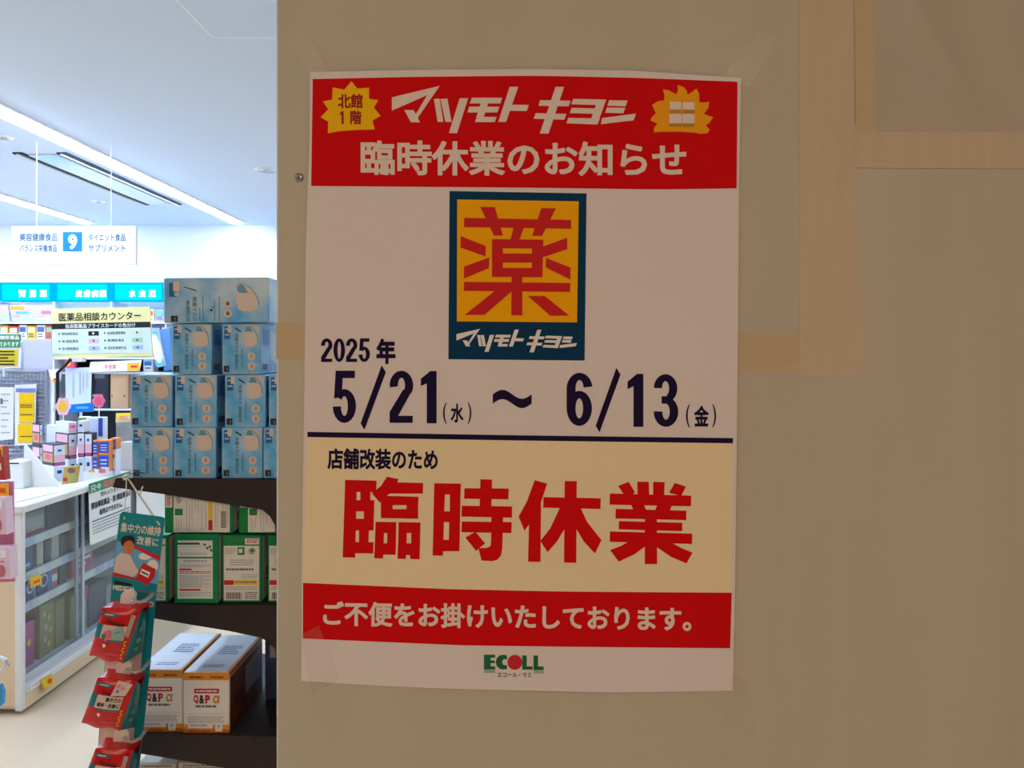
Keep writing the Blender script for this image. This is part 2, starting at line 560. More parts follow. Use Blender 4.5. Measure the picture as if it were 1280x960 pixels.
# ------------------------------------------------------------------ the closing notice (poster)
YP = YW - .0032
def bow(u, v):
    d = .0012 * math.sin((u - 380) / 540 * math.pi)
    d += .0035 * max(0, (v - 780) / 85) ** 2 * (.35 + .65 * math.sin(max(0, min(1, (u - 560) / 360)) * math.pi))
    return d
def pf(u, v, off=0.0):
    p = W(u, v, YP); p.y -= off + bow(u, v); return p
def interp(pts, t):
    for (a, b), (c, d) in zip(pts, pts[1:]):
        if t <= c:
            return b + (d - b) * (t - a) / (c - a)
    return pts[-1][1]
top_e = [(0, 90), (.25, 87.8), (.5, 86.6), (.75, 88.6), (1, 97.4)]
bot_e = [(0, 850.5), (.14, 855.5), (.3, 859.5), (.6, 862.6), (.72, 864), (1, 863)]
lef_e = [(0, 387.5), (.12, 386.4), (.28, 382.4), (.5, 380.6), (.84, 376.8), (1, 376.6)]
rig_e = [(0, 926.5), (.18, 923.8), (.4, 922.6), (.62, 920.8), (.85, 918.7), (1, 915.8)]
def sheet_px(a, b):
    t, bt, l, r = interp(top_e, a), interp(bot_e, a), interp(lef_e, b), interp(rig_e, b)
    x = l * (1 - a) + r * a
    y = t * (1 - b) + bt * b
    return x, y
poster = empty('poster', W(650, 860, YP))
g = G()
g.grid(lambda a, b: pf(*sheet_px(a, b), 0.0), 40, 56, m_paper)
build('paper_sheet', g, poster, True)

def c1(x, y): return (380 + x / 4.571, 80 + y / 4.571)
def c2(x, y): return (650 + x / 4.267, 80 + y / 4.267)
def c3(x, y): return (540 + x / 4.173, 230 + y / 4.173)

O1, O2, O3, O4 = .0003, .0006, .0009, .0012
def strip_poly(g, topc, botc, m, off, n=24):
    """band between two pixel polylines"""
    def at(pts, s):
        x = pts[0][0] + s * (pts[-1][0] - pts[0][0]); return (x, interp(pts, x))
    V = []
    for i in range(n + 1):
        a = at(topc, i / n); b = at(botc, i / n)
        for k in range(5):
            t = k / 4
            V.append(pf(a[0] * (1 - t) + b[0] * t, a[1] * (1 - t) + b[1] * t, off))
    g.add(V, [(i * 5 + k, (i + 1) * 5 + k, (i + 1) * 5 + k + 1, i * 5 + k + 1) for i in range(n) for k in range(4)], m)
g = G(); strip_poly(g, [(391, 99), (520, 96.4), (655, 95.3), (690, 95.5), (800, 97.8), (921.9, 102.3)],
                    [(389, 232.5), (533, 233.8), (660, 234.9), (826, 237), (920.7, 235.4)], m_red, O1)
build('red_header_band', g, poster)
g = G(); strip_poly(g, [(383.5, 543), (650, 547), (916, 551)], [(379, 728.5), (560, 736), (700, 739), (914.6, 740.8)], m_cream, O1)
build('cream_panel', g, poster)
g = G(); strip_poly(g, [(384.4, 539.8), (650, 544), (916, 547.6)], [(384.4, 546.2), (650, 550.4), (916, 554)], m_navyink, O2)
build('navy_rule', g, poster)
g = G(); strip_poly(g, [(379, 728.5), (560, 736), (700, 739), (914.6, 740.8)], [(378.7, 797.9), (424.4, 799.8), (579, 806), (700, 807.6), (912.5, 810)], m_red, O2)
build('red_footer_band', g, poster)

# chain logotype in slanted strokes (used large in the header and small in the emblem)
LOGO = [[c1(*p) for p in poly] for poly in (
    [(503, 192), (776, 127), (650, 310), (664, 335), (612, 335), (574, 265), (627, 265), (640, 288), (705, 180), (503, 268)],
    [(743, 202), (775, 200), (797, 333), (764, 333)],
    [(780, 202), (820, 200), (844, 333), (808, 333)],
    [(890, 198), (938, 198), (875, 397), (828, 397)],
    [(960, 195), (1133, 195), (1122, 228), (948, 228)],
    [(945, 246), (1116, 246), (1105, 279), (934, 279)],
    [(1010, 226), (1052, 226), (1026, 310), (984, 310)],
    [(988, 304), (1100, 304), (1090, 334), (978, 334)],
    [(1175, 133), (1224, 133), (1155, 333), (1110, 333)],
    [(1184, 235), (1285, 236), (1272, 271), (1172, 270)])] + [[c2(*p) for p in poly] for poly in (
    [(190, 124), (235, 124), (152, 373), (105, 373)],
    [(108, 195), (270, 198), (259, 228), (98, 225)],
    [(84, 264), (246, 268), (236, 299), (72, 294)],
    [(285, 188), (458, 192), (447, 222), (272, 217)],
    [(415, 192), (459, 192), (412, 323), (368, 323)],
    [(275, 236), (430, 239), (421, 268), (265, 264)],
    [(258, 289), (425, 293), (413, 325), (247, 318)],
    [(475, 195), (573, 197), (562, 228), (465, 225)],
    [(463, 234), (561, 235), (550, 265), (454, 262)],
    [(437, 290), (618, 266), (605, 302), (431, 323)])]
g = G()
upoly(g, pf, LOGO, m_inkwhite, O2)
build('header_logotype', g, poster)
S8 = math.tan(math.radians(.75))
g = G(); g.text(pf, '臨時休業のお知らせ', 451, 857.5, 176.8, 220.2, m_inkwhite, .028, .006, O2)
build('header_lettering', g, poster)

# badges in the header
badge = G(); badge.poly(pf, [c1(*p) for p in [(272, 100), (305, 142), (372, 137), (373, 200), (425, 208), (400, 250), (438, 297), (392, 325), (405, 375), (300, 378), (200, 385), (137, 397), (139, 330), (95, 305), (140, 260), (108, 215), (162, 205), (165, 135), (230, 148)]], m_yellow, O2)
bo = build('starburst_badge', badge, poster)
g = G(); g.text(pf, '北館', 422.7, 453.7, 117.6, 135.8, m_brown, .032, 0, O3)
upoly(g, pf, [[(425.2 + a * 4.6, 139.2 + b * 16.4) for a, b in NUM['1'][0]]], m_brown, O3)
g.text(pf, '階', 438, 452.2, 138.6, 155.9, m_brown, .032, 0, O3)
build('badge_lettering', g, bo)
flame = [(840, 113), (872, 124), (888, 142), (893, 165), (918, 150), (940, 132), (955, 160), (955, 205), (980, 207), (1008, 202), (1004, 235), (980, 268), (1030, 285), (1012, 312), (990, 328), (1012, 352), (998, 370), (960, 373), (930, 367), (850, 362), (745, 363), (714, 366), (714, 342), (732, 318), (694, 303), (702, 285), (724, 264), (703, 220), (735, 200), (768, 195), (770, 165), (760, 137), (790, 141), (812, 152), (832, 164), (842, 140)]
g = G(); g.poly(pf, [c2(*p) for p in flame], m_flame, O2)
bo = build('flame_badge', g, poster)
g = G()
for (x0, y0, x1, y1, y2) in ((798, 203, 858, 245, 263), (866, 205, 930, 245, 265), (795, 268, 862, 318, 336), (866, 268, 930, 318, 338)):
    a = c2(x0, y0); b = c2(x1, y1); d = c2(x1, y2)
    g.rect(pf, a[0], a[1], b[0], b[1], m_inkwhite, O3); g.rect(pf, a[0], b[1], d[0], d[1], m_gold, O3)
build('badge_blocks', g, bo)

# emblem
g = G(); g.poly(pf, [(562, 239.1), (733.1, 242), (730.7, 450.7), (560.6, 449)], m_navy, O1); em = build('emblem_plate', g, poster)
g = G(); g.poly(pf, [(571.6, 249.6), (723.3, 252), (721.2, 403), (571.2, 401.8)], m_orange, O2); build('emblem_field', g, em)
YAKU = [[(168, 178), (725, 189), (725, 235), (168, 226)], [(252, 121), (328, 122), (370, 270), (323, 270)],
        [(570, 127), (646, 129), (574, 272), (522, 272)], [(425, 226), (480, 227), (456, 292), (410, 292)],
        [(313, 288), (370, 289), (370, 486), (313, 485)], [(522, 291), (580, 292), (576, 487), (520, 487)],
        [(313, 288), (580, 292), (580, 338), (313, 336)], [(313, 363), (578, 364), (578, 411), (313, 411)],
        [(313, 438), (577, 439), (576, 487), (313, 485)], [(150, 273), (280, 324), (280, 379), (149, 333)],
        [(168, 432), (299, 384), (297, 440), (167, 494)], [(705, 281), (705, 341), (576, 384), (576, 328)],
        [(594, 386), (722, 437), (722, 500), (593, 436)], [(167, 511), (722, 517), (720, 564), (167, 558)],
        [(415, 486), (471, 486), (471, 686), (413, 685)], [(330, 556), (416, 560), (275, 683), (170, 684)],
        [(500, 585), (588, 585), (716, 687), (617, 688)]]
m_emred = mat('emblem_red', (208, 8, 18), .7)
g = G()
upoly(g, pf, [[c3(*p) for p in poly] for poly in YAKU], m_emred, O3)
build('emblem_character', g, em)
g = G()
lx0, lx1, ly0, ly1 = 490, 794.6, 107.8, 166.9
upoly(g, pf, [[(570.7 + (x - lx0) / (lx1 - lx0) * 150.2, 411.4 + (y - ly0) / (ly1 - ly0) * 28.6 + (x - 642) * .004) for x, y in poly] for poly in LOGO], m_printwhite, O3)
build('emblem_logotype', g, em)

# dates
g = G()
def dig(s, x0, x1, y0, y1, b=.035, bx=None):
    g.text(pf, s, x0, x1, y0, y1, m_navyink, b, 0, O2, bx=bx)
def num(s, x0, x1, y0, y1, sl=0.0):
    upoly(g, pf, [[(x0 + a * (x1 - x0), y0 + b * (y1 - y0)) for a, b in p] for p in NUM[s]], m_navyink, O2)
for s, x0, x1 in (('2', 401.5, 415.6), ('0', 417, 431.4), ('2', 432.8, 446.8), ('5', 448.4, 462.6)):
    num(s, x0, x1, 423, 452.4)
dig('年', 470.6, 494.7, 423.2, 455, .045)
build('year_lettering', g, poster)
g = G()
num('5', 416, 445.2, 463.4, 528.7); num('2', 487.2, 516.6, 463.4, 528.4)
g.poly(pf, [c4 for c4 in [(370 + x / 2.286, 410 + y / 2.286) for x, y in [(357, 145), (384, 123), (402, 123), (402, 272), (374, 272), (374, 158), (357, 166)]]], m_navyink, O2)
g.poly(pf, [(370 + x / 2.286, 410 + y / 2.286) for x, y in [(245, 107), (257, 126), (196, 291), (185, 272)]], m_navyink, O2)
dig('水', 563.5, 579.5, 504.5, 528, .03); dig('(', 553.8, 558.6, 503, 529.6, .006); dig(')', 584.6, 589.4, 503, 529.6, .006)
build('start_date_lettering', g, poster)
g = G()
num('6', 708.2, 739.8, 466, 532.2); num('3', 817, 847.7, 467.7, 533.4)
g.poly(pf, [(370 + x / 2.286, 410 + y / 2.286) for x, y in [(947, 153), (974, 131), (992, 131), (992, 282), (964, 282), (964, 166), (947, 175)]], m_navyink, O2)
g.poly(pf, [(370 + x / 2.286, 410 + y / 2.286) for x, y in [(915, 114), (927, 133), (867, 298), (856, 279)]], m_navyink, O2)
dig('金', 867.5, 885.8, 507, 533, .032)
dig('(', 857.2, 862.2, 505.4, 534.2, .006); dig(')', 890.2, 895, 505.4, 534.2, .006)
build('end_date_lettering', g, poster)
g = G()
# wave dash
wv = []
for i in range(25):
    t = i / 24; wv.append((616 + 48.5 * t, 498.6 + 5.6 * math.sin(t * 2 * math.pi + math.pi)))
for i in range(24):
    (a, b), (c_, d_) = wv[i], wv[i + 1]
    h = 5.8
    g.poly(pf, [(a, b - h), (c_, d_ - h), (c_, d_ + h), (a, b + h)], m_navyink, O2)
build('wave_dash', g, poster)
g = G(); g.text(pf, '店舗改装のため', 409.5, 547.4, 560.8, 587, m_navyink, .034, .009, O2); build('reason_lettering', g, poster)
g = G()
def c5(x, y): return (380 + x / 4.571, 545 + y / 4.571)
def c6(x, y): return (620 + x / 4.571, 580 + y / 4.571)
RIN = [[(236, 250), (303, 252), (293, 694), (222, 692)], [(236, 250), (416, 254), (413, 320), (234, 318)], [(233, 366), (403, 366), (402, 430), (231, 430)],
       [(323, 316), (380, 316), (380, 368), (323, 368)], [(343, 428), (402, 428), (399, 474), (343, 474)], [(231, 472), (400, 472), (398, 539), (229, 538)],
       [(315, 537), (372, 538), (369, 606), (315, 606)], [(227, 604), (398, 606), (396, 670), (225, 668)],
       [(475, 231), (542, 246), (533, 264), (682, 268), (680, 328), (490, 328), (434, 380), (388, 325), (440, 285)],
       [(462, 341), (655, 346), (654, 394), (440, 394), (440, 362)], [(440, 380), (508, 380), (508, 420), (440, 420)], [(586, 385), (654, 385), (653, 420), (586, 420)], [(440, 417), (653, 417), (653, 472), (440, 468)],
       [(410, 489), (528, 491), (527, 553), (408, 553)], [(408, 552), (458, 552), (456, 614), (405, 614)], [(476, 552), (527, 552), (526, 614), (476, 614)], [(405, 612), (526, 612), (524, 678), (454, 676), (452, 699), (402, 697)],
       [(541, 491), (667, 493), (665, 553), (540, 553)], [(540, 552), (588, 552), (587, 614), (538, 614)], [(613, 552), (665, 552), (664, 614), (613, 614)], [(538, 612), (664, 612), (661, 703), (608, 701), (606, 680), (584, 678), (582, 701), (535, 700)]]
JI = [[(745, 269), (897, 271), (895, 333), (743, 333)], [(743, 332), (806, 332), (802, 430), (741, 430)], [(834, 332), (895, 332), (893, 430), (834, 430)], [(741, 429), (893, 429), (892, 490), (740, 490)],
      [(740, 489), (800, 489), (797, 593), (738, 593)], [(830, 489), (892, 489), (890, 593), (828, 593)], [(738, 592), (890, 592), (888, 656), (796, 657), (795, 682), (735, 681)],
      [(1008, 246), (1075, 248), (1071, 402), (1004, 400)], [(917, 297), (1170, 299), (1168, 361), (915, 357)], [(902, 397), (1189, 401), (1188, 465), (900, 459)], [(902, 487), (1187, 491), (1185, 553), (900, 548)],
      [(1071, 462), (1138, 463), (1133, 640), (1126, 680), (1105, 705), (1075, 713), (1015, 710), (997, 640), (1045, 637), (1065, 628), (1069, 600)], [(980, 546), (1035, 612), (983, 655), (922, 578)]]
KYU = [[(221, 91), (292, 111), (268, 185), (257, 215), (254, 558), (183, 556), (188, 345), (163, 381), (129, 299), (175, 215)], [(392, 96), (461, 97), (458, 563), (388, 561)], [(271, 188), (598, 195), (596, 256), (269, 248)],
       [(365, 248), (402, 250), (392, 368), (345, 445), (295, 502), (253, 438), (310, 365)], [(455, 250), (485, 254), (520, 330), (602, 433), (565, 510), (500, 440), (456, 365)]]
GYO = [[(697, 124), (757, 101), (793, 160), (775, 178), (730, 174)], [(806, 100), (872, 101), (875, 178), (808, 176)], [(897, 101), (963, 103), (960, 180), (897, 178)], [(1020, 107), (1085, 128), (1057, 182), (988, 164)],
       [(650, 167), (1115, 180), (1113, 241), (648, 231)], [(770, 230), (845, 233), (858, 264), (785, 262)], [(920, 235), (1003, 238), (992, 268), (908, 264)], [(683, 255), (1087, 266), (1086, 320), (682, 310)],
       [(702, 325), (1064, 335), (1063, 383), (700, 372)], [(650, 384), (1121, 397), (1119, 456), (649, 443)], [(850, 260), (918, 262), (920, 571), (849, 570)],
       [(765, 438), (851, 440), (851, 470), (790, 515), (700, 556), (651, 490), (710, 468)], [(918, 445), (1005, 450), (1060, 480), (1122, 505), (1088, 567), (1000, 530), (918, 474)]]
for nm, polys, cf in (('rin', RIN, c5), ('ji', JI, c5), ('kyu', KYU, c6), ('gyo', GYO, c6)):
    g = G(); upoly(g, pf, [[cf(*p) for p in q] for q in polys], m_red, O2)
    build('closure_character', g, poster)
g = G(); g.text(pf, 'ご不便をお掛けいたしております。', 404, 864, 754.5, 785.5, m_inkwhite, .031, .016, O3); build('footer_lettering', g, poster)

# shopping centre logo
def c8(x, y): return (560 + x / 3.556, 800 + y / 3.556)
g = G()
def p8(pts, m, o=O1): g.poly(pf, [c8(*p) for p in pts], m, o)
p8([(160, 63), (210, 63), (210, 76), (190, 76), (190, 88), (208, 88), (208, 100), (190, 100), (190, 114), (210, 114), (210, 128), (160, 128)], m_green)
cc = [(262, 66), (248, 63), (230, 66), (217, 78), (212, 95), (217, 113), (230, 125), (248, 128), (262, 125), (262, 108), (250, 109), (243, 104), (241, 95), (243, 87), (250, 82), (262, 84)]
p8(cc, m_green)
p8([(330, 66), (350, 66), (350, 114), (376, 114), (376, 128), (330, 128)], m_green)
p8([(380, 66), (400, 66), (400, 114), (425, 114), (425, 130), (380, 130)], m_green)
for k in range(4):
    p8([(160, 130 + 3.4 * k), (210, 130 + 3.4 * k), (210, 132 + 3.4 * k), (160, 132 + 3.4 * k)], m_greenpale)
    p8([(380, 132 + 3.4 * k), (425, 132 + 3.4 * k), (425, 134 + 3.4 * k), (380, 134 + 3.4 * k)], m_greenpale)
a = c8(297, 96); g.disc(pf, a[0], a[1], 9.2, 9.2, m_printred, O2, 28)
g.text(pf, 'エコール・マミ', 622, 664, 839.6, 845.4, m_black, .02, .004, O1)
build('centre_logo', g, poster)
tag(poster, 'large red and white closing notice poster with orange emblem and Japanese lettering', 'poster')

# clear tape over the poster's corners
for q, lab in ((((349, 26), (372, 20), (414, 92), (388, 101)), 'clear tape across the upper left corner of the poster'),
               (((944, 38), (974, 52), (934, 112), (902, 98)), 'clear tape across the upper right corner of the poster'),
               (((377, 792), (400, 780), (425, 846), (392, 866)), 'clear tape across the lower left corner of the poster'),
               (((914, 840), (930, 850), (944, 918), (906, 902)), 'clear tape below the lower right corner of the poster')):
    tape(q, lab, m_clear, off=.0062, name='clear_tape', th=.0001)

# ------------------------------------------------------------------ shop ceiling fittings
m_strip = emit_mat('light_strip', COOL, STRIP_POWER)
def light_strip(x, y0, y1, label):
    r = empty('ceiling_light', (x, (y0 + y1) / 2, CEIL))
    g = G(); g.box((x - .075, y0, CEIL - .012), (x - .055, y1, CEIL), m_white); g.box((x + .055, y0, CEIL - .012), (x + .075, y1, CEIL), m_white)
    build('channel_edge', g, r)
    g = G(); g.prism([(x - .055, y0, CEIL), (x - .035, y0, CEIL - .022), (x + .035, y0, CEIL - .022), (x + .055, y0, CEIL)], (0, y1 - y0, 0), m_strip)
    build('diffuser', g, r)
    tag(r, label, 'ceiling light')
light_strip(-2.53, 0.5, 7.1, 'long continuous ceiling light strip nearest the partition')
light_strip(-3.92, 2.3, 7.1, 'far left ceiling light strip running to the back wall')
light_strip(0.55, 2.6, 7.1, 'added ceiling light strip, unseen behind the partition')  # added strip, never in view; lights the tops of the shelf boxes
light_strip(-5.4, 2.3, 7.1, 'ceiling light strip outside the left of the frame')

# glossy ceiling cassette with dark slots
r = empty('air_conditioner', (-2.86, 5.42, CEIL))
m_gloss = mat('cassette_gloss', (214, 224, 240), .12, spec=.9)
g = G(); g.bbox((-2.93, 4.66, CEIL - .012), (-2.745, 6.2, CEIL - .001), m_gloss, .003); build('gloss_panel', g, r)
m_slot = mat('dark_slot', (34, 40, 60), .6)
for x0, x1 in ((-3.0, -2.94), (-2.735, -2.675)):
    g = G(); g.box((x0, 4.62, CEIL - .010), (x1, 6.24, CEIL - .001), m_slot); build('air_slot', g, r)
    g = G(); g.box((x0 + .022, 4.62, CEIL - .018), (x0 + .032, 6.24, CEIL - .010), m_white); build('slot_vane', g, r)
tag(r, 'slim glossy ceiling air vent panel with two dark slots', 'air vent')

# access hatch
r = empty('ceiling_hatch', (-1.02, 2.6, CEIL))
m_trim = mat('hatch_trim', (242, 248, 255), .3)
g = G()
x0, x1, y0, y1 = -1.147, -.80, 2.45, 2.945
for a, b in (((x0, y0), (x0 + .008, y1)), ((x1 - .008, y0), (x1, y1)), ((x0, y1 - .008), (x1, y1)), ((x0, y0), (x1, y0 + .008))):
    g.box((a[0], a[1], CEIL - .0008), (b[0], b[1], CEIL), m_trim)
build('hatch_frame', g, r)
g = G(); g.box((x0 + .012, y0 + .012, CEIL - .002), (x1 - .012, y1 - .012, CEIL), m_ceiling); build('hatch_panel', g, r)
tag(r, 'flat square access hatch with thin frame in the ceiling', 'hatch')

def ring(g, c, r0, r1, z0, z1, m, n=24):
    V = []
    for i in range(n):
        t = 2 * math.pi * i / n
        for rr, zz in ((r0, z0), (r1, z1)):
            V.append(Vector((c[0] + rr * math.cos(t), c[1] + rr * math.sin(t), zz)))
    g.add(V, [(2 * i, 2 * i + 1, (2 * i + 3) % (2 * n), (2 * i + 2) % (2 * n)) for i in range(n)], m)
m_lampoff = mat('lamp_reflector', (200, 196, 190), .2, metal=.7)
def on_ceiling(u, v):
    Y = F * (CEIL - H) / (V0 - v); return W(u, v, Y)
def downlight(u, v, rad, label):
    c = on_ceiling(u, v)
    r = empty('downlight', (c.x, c.y, CEIL))
    g = G(); ring(g, c, rad, rad * .72, CEIL - .001, CEIL - .010, m_white); build('trim_ring', g, r, True)
    g = G(); ring(g, c, rad * .72, rad * .1, CEIL - .010, CEIL - .002, m_lampoff); build('reflector', g, r, True)
    tag(r, label, 'downlight')
downlight(334, 212, .085, 'round recessed downlight beside the partition edge')
downlight(6, 171, .05, 'tiny recessed spot at the far left of the ceiling')
downlight(203, 232, .06, 'small recessed spot between the long light strip and the slotted vent')
downlight(123, 251, .07, 'small recessed spot left of the slotted vent')

# hanging aisle sign on wires
m_signblue = mat('sign_blue', (0, 132, 226), .5)
m_signink = mat('sign_ink', (72, 112, 150), .6)
YS = 4.4
r = empty('aisle_sign', W(92, 330, YS))
g = G(); a = W(14, 283, YS); b = W(170, 331, YS)
g.bbox((a.x, YS, b.z), (b.x, YS + .02, a.z), m_wallwhite, .003); build('sign_board', g, r)
fr = PF(YS)
g = G(); g.rect(fr, 78.6, 290, 102.8, 314.4, m_signblue, .001); n9 = build('number_plate', g, r)
g = G(); g.text(fr, '9', 85.2, 96.8, 293, 312, m_printwhite, .05, 0, .002); build('number', g, n9)
g = G()
g.text(fr, '美容健康食品', 24.5, 72, 291.5, 301.5, m_signink, .022, 0, .001)
g.text(fr, 'バランス栄養食品', 24.5, 71.5, 305.5, 315, m_signink, .022, 0, .001)
g.text(fr, 'タイエット食品', 110.5, 157, 292, 301.5, m_signink, .022, 0, .001)
g.text(fr, 'サプリメント', 110.5, 157, 305.8, 314.5, m_signink, .022, 0, .001)
build('sign_lettering', g, r)
for u in (44.5, 138):
    p = W(u, 283, YS)
    g = G(); g.tube([(p.x, YS + .01, p.z), (p.x, YS + .01, CEIL)], .0024, m_wallwhite, 6); build('wire', g, r)
tag(r, 'white aisle sign with blue number 9 plate hanging on two wires', 'sign')

# ------------------------------------------------------------------ back wall fixture with lit headers
YH = 6.95
def yz(v, Y): return H + (V0 - v) * Y / F
def xu(u, Y): return (u - U0) * Y / F
m_cyan = emit_mat('header_cyan', (0.0, .80, 1.0), 1.2)
m_cyan2 = emit_mat('header_blue', (0.0, .52, 1.0), 1.05)
m_cyanw = emit_mat('header_letters', (.95, 1.0, 1.0), 2.0)
fr = PF(YH)
edges = [-70, -2, 67, 139, 207, 275, 345, 420]
texts = ['', '', '胃腸薬', '皮膚病薬', '水虫薬', '', '', '']
spans = {1: (24, 59), 2: (95, 133.5), 3: (161.5, 195)}
hdr_lab = {0: 'backlit cyan shelf header cut by the left frame edge', 1: 'backlit cyan shelf header with three white characters at far left',
           2: 'backlit cyan shelf header with four white characters', 3: 'backlit cyan shelf header with three white characters beside the mask boxes',
           4: 'backlit cyan shelf header behind the top mask box', 5: 'backlit cyan shelf header at the partition edge'}
for i in range(1, 6):
    a, b = edges[i], edges[i + 1]
    r = empty('lit_header', W((a + b) / 2, 376, YH))
    g = G(); g.box((xu(a, YH) + .004, YH, yz(376.5, YH)), (xu(b, YH) - .004, YH + .12, yz(353, YH)), m_cyan2); build('light_box', g, r)
    g = G(); g.box((xu(a + 5, YH), YH - .004, yz(375, YH)), (xu(b - 5, YH), YH, yz(355.5, YH)), m_cyan); fc = build('lit_face', g, r)
    if i in spans:
        x0, x1 = spans[i]; tx = texts[i + 1]
        n = len(tx); cw = 8.6
        for k, ch in enumerate(tx):
            xa = x0 + (x1 - x0 - cw) * k / (n - 1)
            g = G(); g.text(fr, ch, xa, xa + cw, 362.5, 371.5, m_cyanw, .05, 0, .006)
            build('lit_character', g, fc)
    tag(r, hdr_lab[i], 'shelf header')

m_rackw = mat('rack_white', (226, 228, 234), .5)
r = empty('wall_shelving', (xu(170, YH), YB - .2, 0))
g = G(); g.box((xu(-40, YH), YB - .06, 0), (xu(430, YH), YB - .01, yz(353, YH)), m_rackw); build('back_panel', g, r)
SHV = [381, 402, 424, 447, 472, 500, 540]
for v in SHV[1:]:
    g = G(); g.box((xu(-40, YH), YH - .02, yz(v, YH) - .02), (xu(430, YH), YB - .06, yz(v, YH)), m_rackw); build('shelf_board', g, r)
for u in edges[1:7]:
    g = G(); x = xu(u, YH); g.box((x - .008, YH, 0), (x + .008, YB - .06, yz(377, YH)), m_rackw); build('upright', g, r)
tag(r, 'white wall shelving below the lit cyan headers', 'shelving')
PAL = [(235, 120, 150), (245, 245, 245), (120, 190, 235), (240, 190, 60), (250, 220, 225), (110, 200, 200), (235, 90, 80), (200, 180, 230), (250, 235, 190), (70, 110, 190), (150, 210, 160)]
m_pal = [mat('carton_%d' % i, c, .5) for i, c in enumerate(PAL)]
fr = PF(YH + .02)
PALN = ['pink', 'white', 'light blue', 'amber', 'pale pink', 'turquoise', 'red', 'lilac', 'cream', 'navy', 'green']
ORD = ['first', 'second', 'third', 'fourth', 'fifth', 'sixth', 'seventh', 'eighth', 'ninth', 'tenth', 'eleventh', 'twelfth', 'thirteenth', 'fourteenth']
for si, ua, ub, where in ((1, 67, 206, 'from the left, peeping over the yellow sign'), (2, -2, 64, 'from the left edge on the far shelf below the promotion boards'), (2, 187, 211, 'right of the yellow sign on the upper far shelf'), (3, 187, 213, 'right of the yellow sign on the lower far shelf')):
    v1 = SHV[si]; vh = SHV[si] - SHV[si - 1] - 4
    u = float(ua); k = 0; last = -1
    while u < ub - 6:
        w = min(random.uniform(9, 15), ub - u); h = vh * random.uniform(.82, 1.0)
        i1, i2 = random.sample([q for q in range(len(PAL)) if q != last], 2); last = i1
        m1, m2 = m_pal[i1], m_pal[i2]
        x0, x1 = xu(u + .5, YH), xu(u + w - .5, YH); z0 = yz(v1, YH) + .0005; z1 = z0 + h * YH / F
        rr = empty('medicine_carton', ((x0 + x1) / 2, YH + .05, z0))
        g = G(); g.bbox((x0, YH + .02, z0), (x1, YH + .12, z1), m1, .003); build('carton_body', g, rr)
        f2 = BF((x0, YH + .02, z1), (x1 - x0, 0, 0), (0, 0, z0 - z1), (0, -1, 0))
        g = G(); g.rect(f2, .1, .15, .9, .5, m2, .002); g.rect(f2, .15, .6, .7, .68, m_dkgrey, .002); g.rect(f2, .15, .76, .8, .84, m_dkgrey, .002)
        build('carton_print', g, rr)
        tag(rr, 'blurred %s carton, %s %s' % (PALN[i1], ORD[k], where), 'carton', 'cartons on the far wall shelving')
        u += w; k += 1
# tilted promotion boards on the top shelf, far left
m_lil = mat('board_lilac', (198, 206, 240), .5); m_pinkb = mat('board_pink', (250, 196, 220), .5); m_orl = mat('label_orange', (255, 180, 40), .5); m_blu = mat('label_blue', (100, 190, 250), .5)
for (ua, ub, lab) in ((-14, 10, 'pastel promotion board cut by the left frame edge on the far shelf'), (12, 66, 'pastel promotion board with orange label below the first lit header')):
    Y = YH + .01
    rr = empty('promotion_board', W((ua + ub) / 2, 402, Y))
    g = G(); g.prism([W(ua, 381, Y), W(ub, 381, Y), W(ub + 2, 401.5, Y), W(ua + 3, 401.5, Y)], (0, .012, 0), m_lil); build('board', g, rr)
    f2 = PF(Y)
    g = G(); g.poly(f2, [(ua, 381), (ub, 381), (ub + 1, 391), (ua + 1.5, 391)], m_pinkb, .002)
    if ub > 40:
        g.rect(f2, 13.5, 383, 30.5, 387, m_orl, .004); g.rect(f2, 20, 389.2, 36, 392, m_blu, .004); g.rect(f2, 52, 388.5, 64, 392.5, m_pal[0], .004)
        for (x0, x1) in ((34, 44), (48, 60)):
            g.rect(f2, x0, 383.5, x1, 386, m_printwhite, .004)
        g.rect(f2, 46, 394, 62, 400, m_printwhite, .004); g.rect(f2, 47, 395, 56, 396, m_pal[0], .006); g.rect(f2, 17, 395, 25, 396, m_pal[0], .004)
    build('board_print', g, rr)
    tag(rr, lab, 'promotion board')

# ------------------------------------------------------------------ pharmacy counter area behind the glass case
CT = H - .633                               # top height of the display case and counter
Yc0 = 3.17
XC = -2.017
m_counter = mat('counter_top', (228, 228, 230), .4)
r = empty('counter', (-3.0, 4.6, 0))
g = G(); g.bbox((-3.7, 3.95, CT - .04), (-2.56, 5.1, CT), m_counter, .004); build('counter_top', g, r)
g = G(); g.box((-3.66, 3.99, .0), (-2.6, 5.06, CT - .04), m_casebeige); build('counter_body', g, r)
tag(r, 'white-topped service counter behind the glass display case', 'counter')

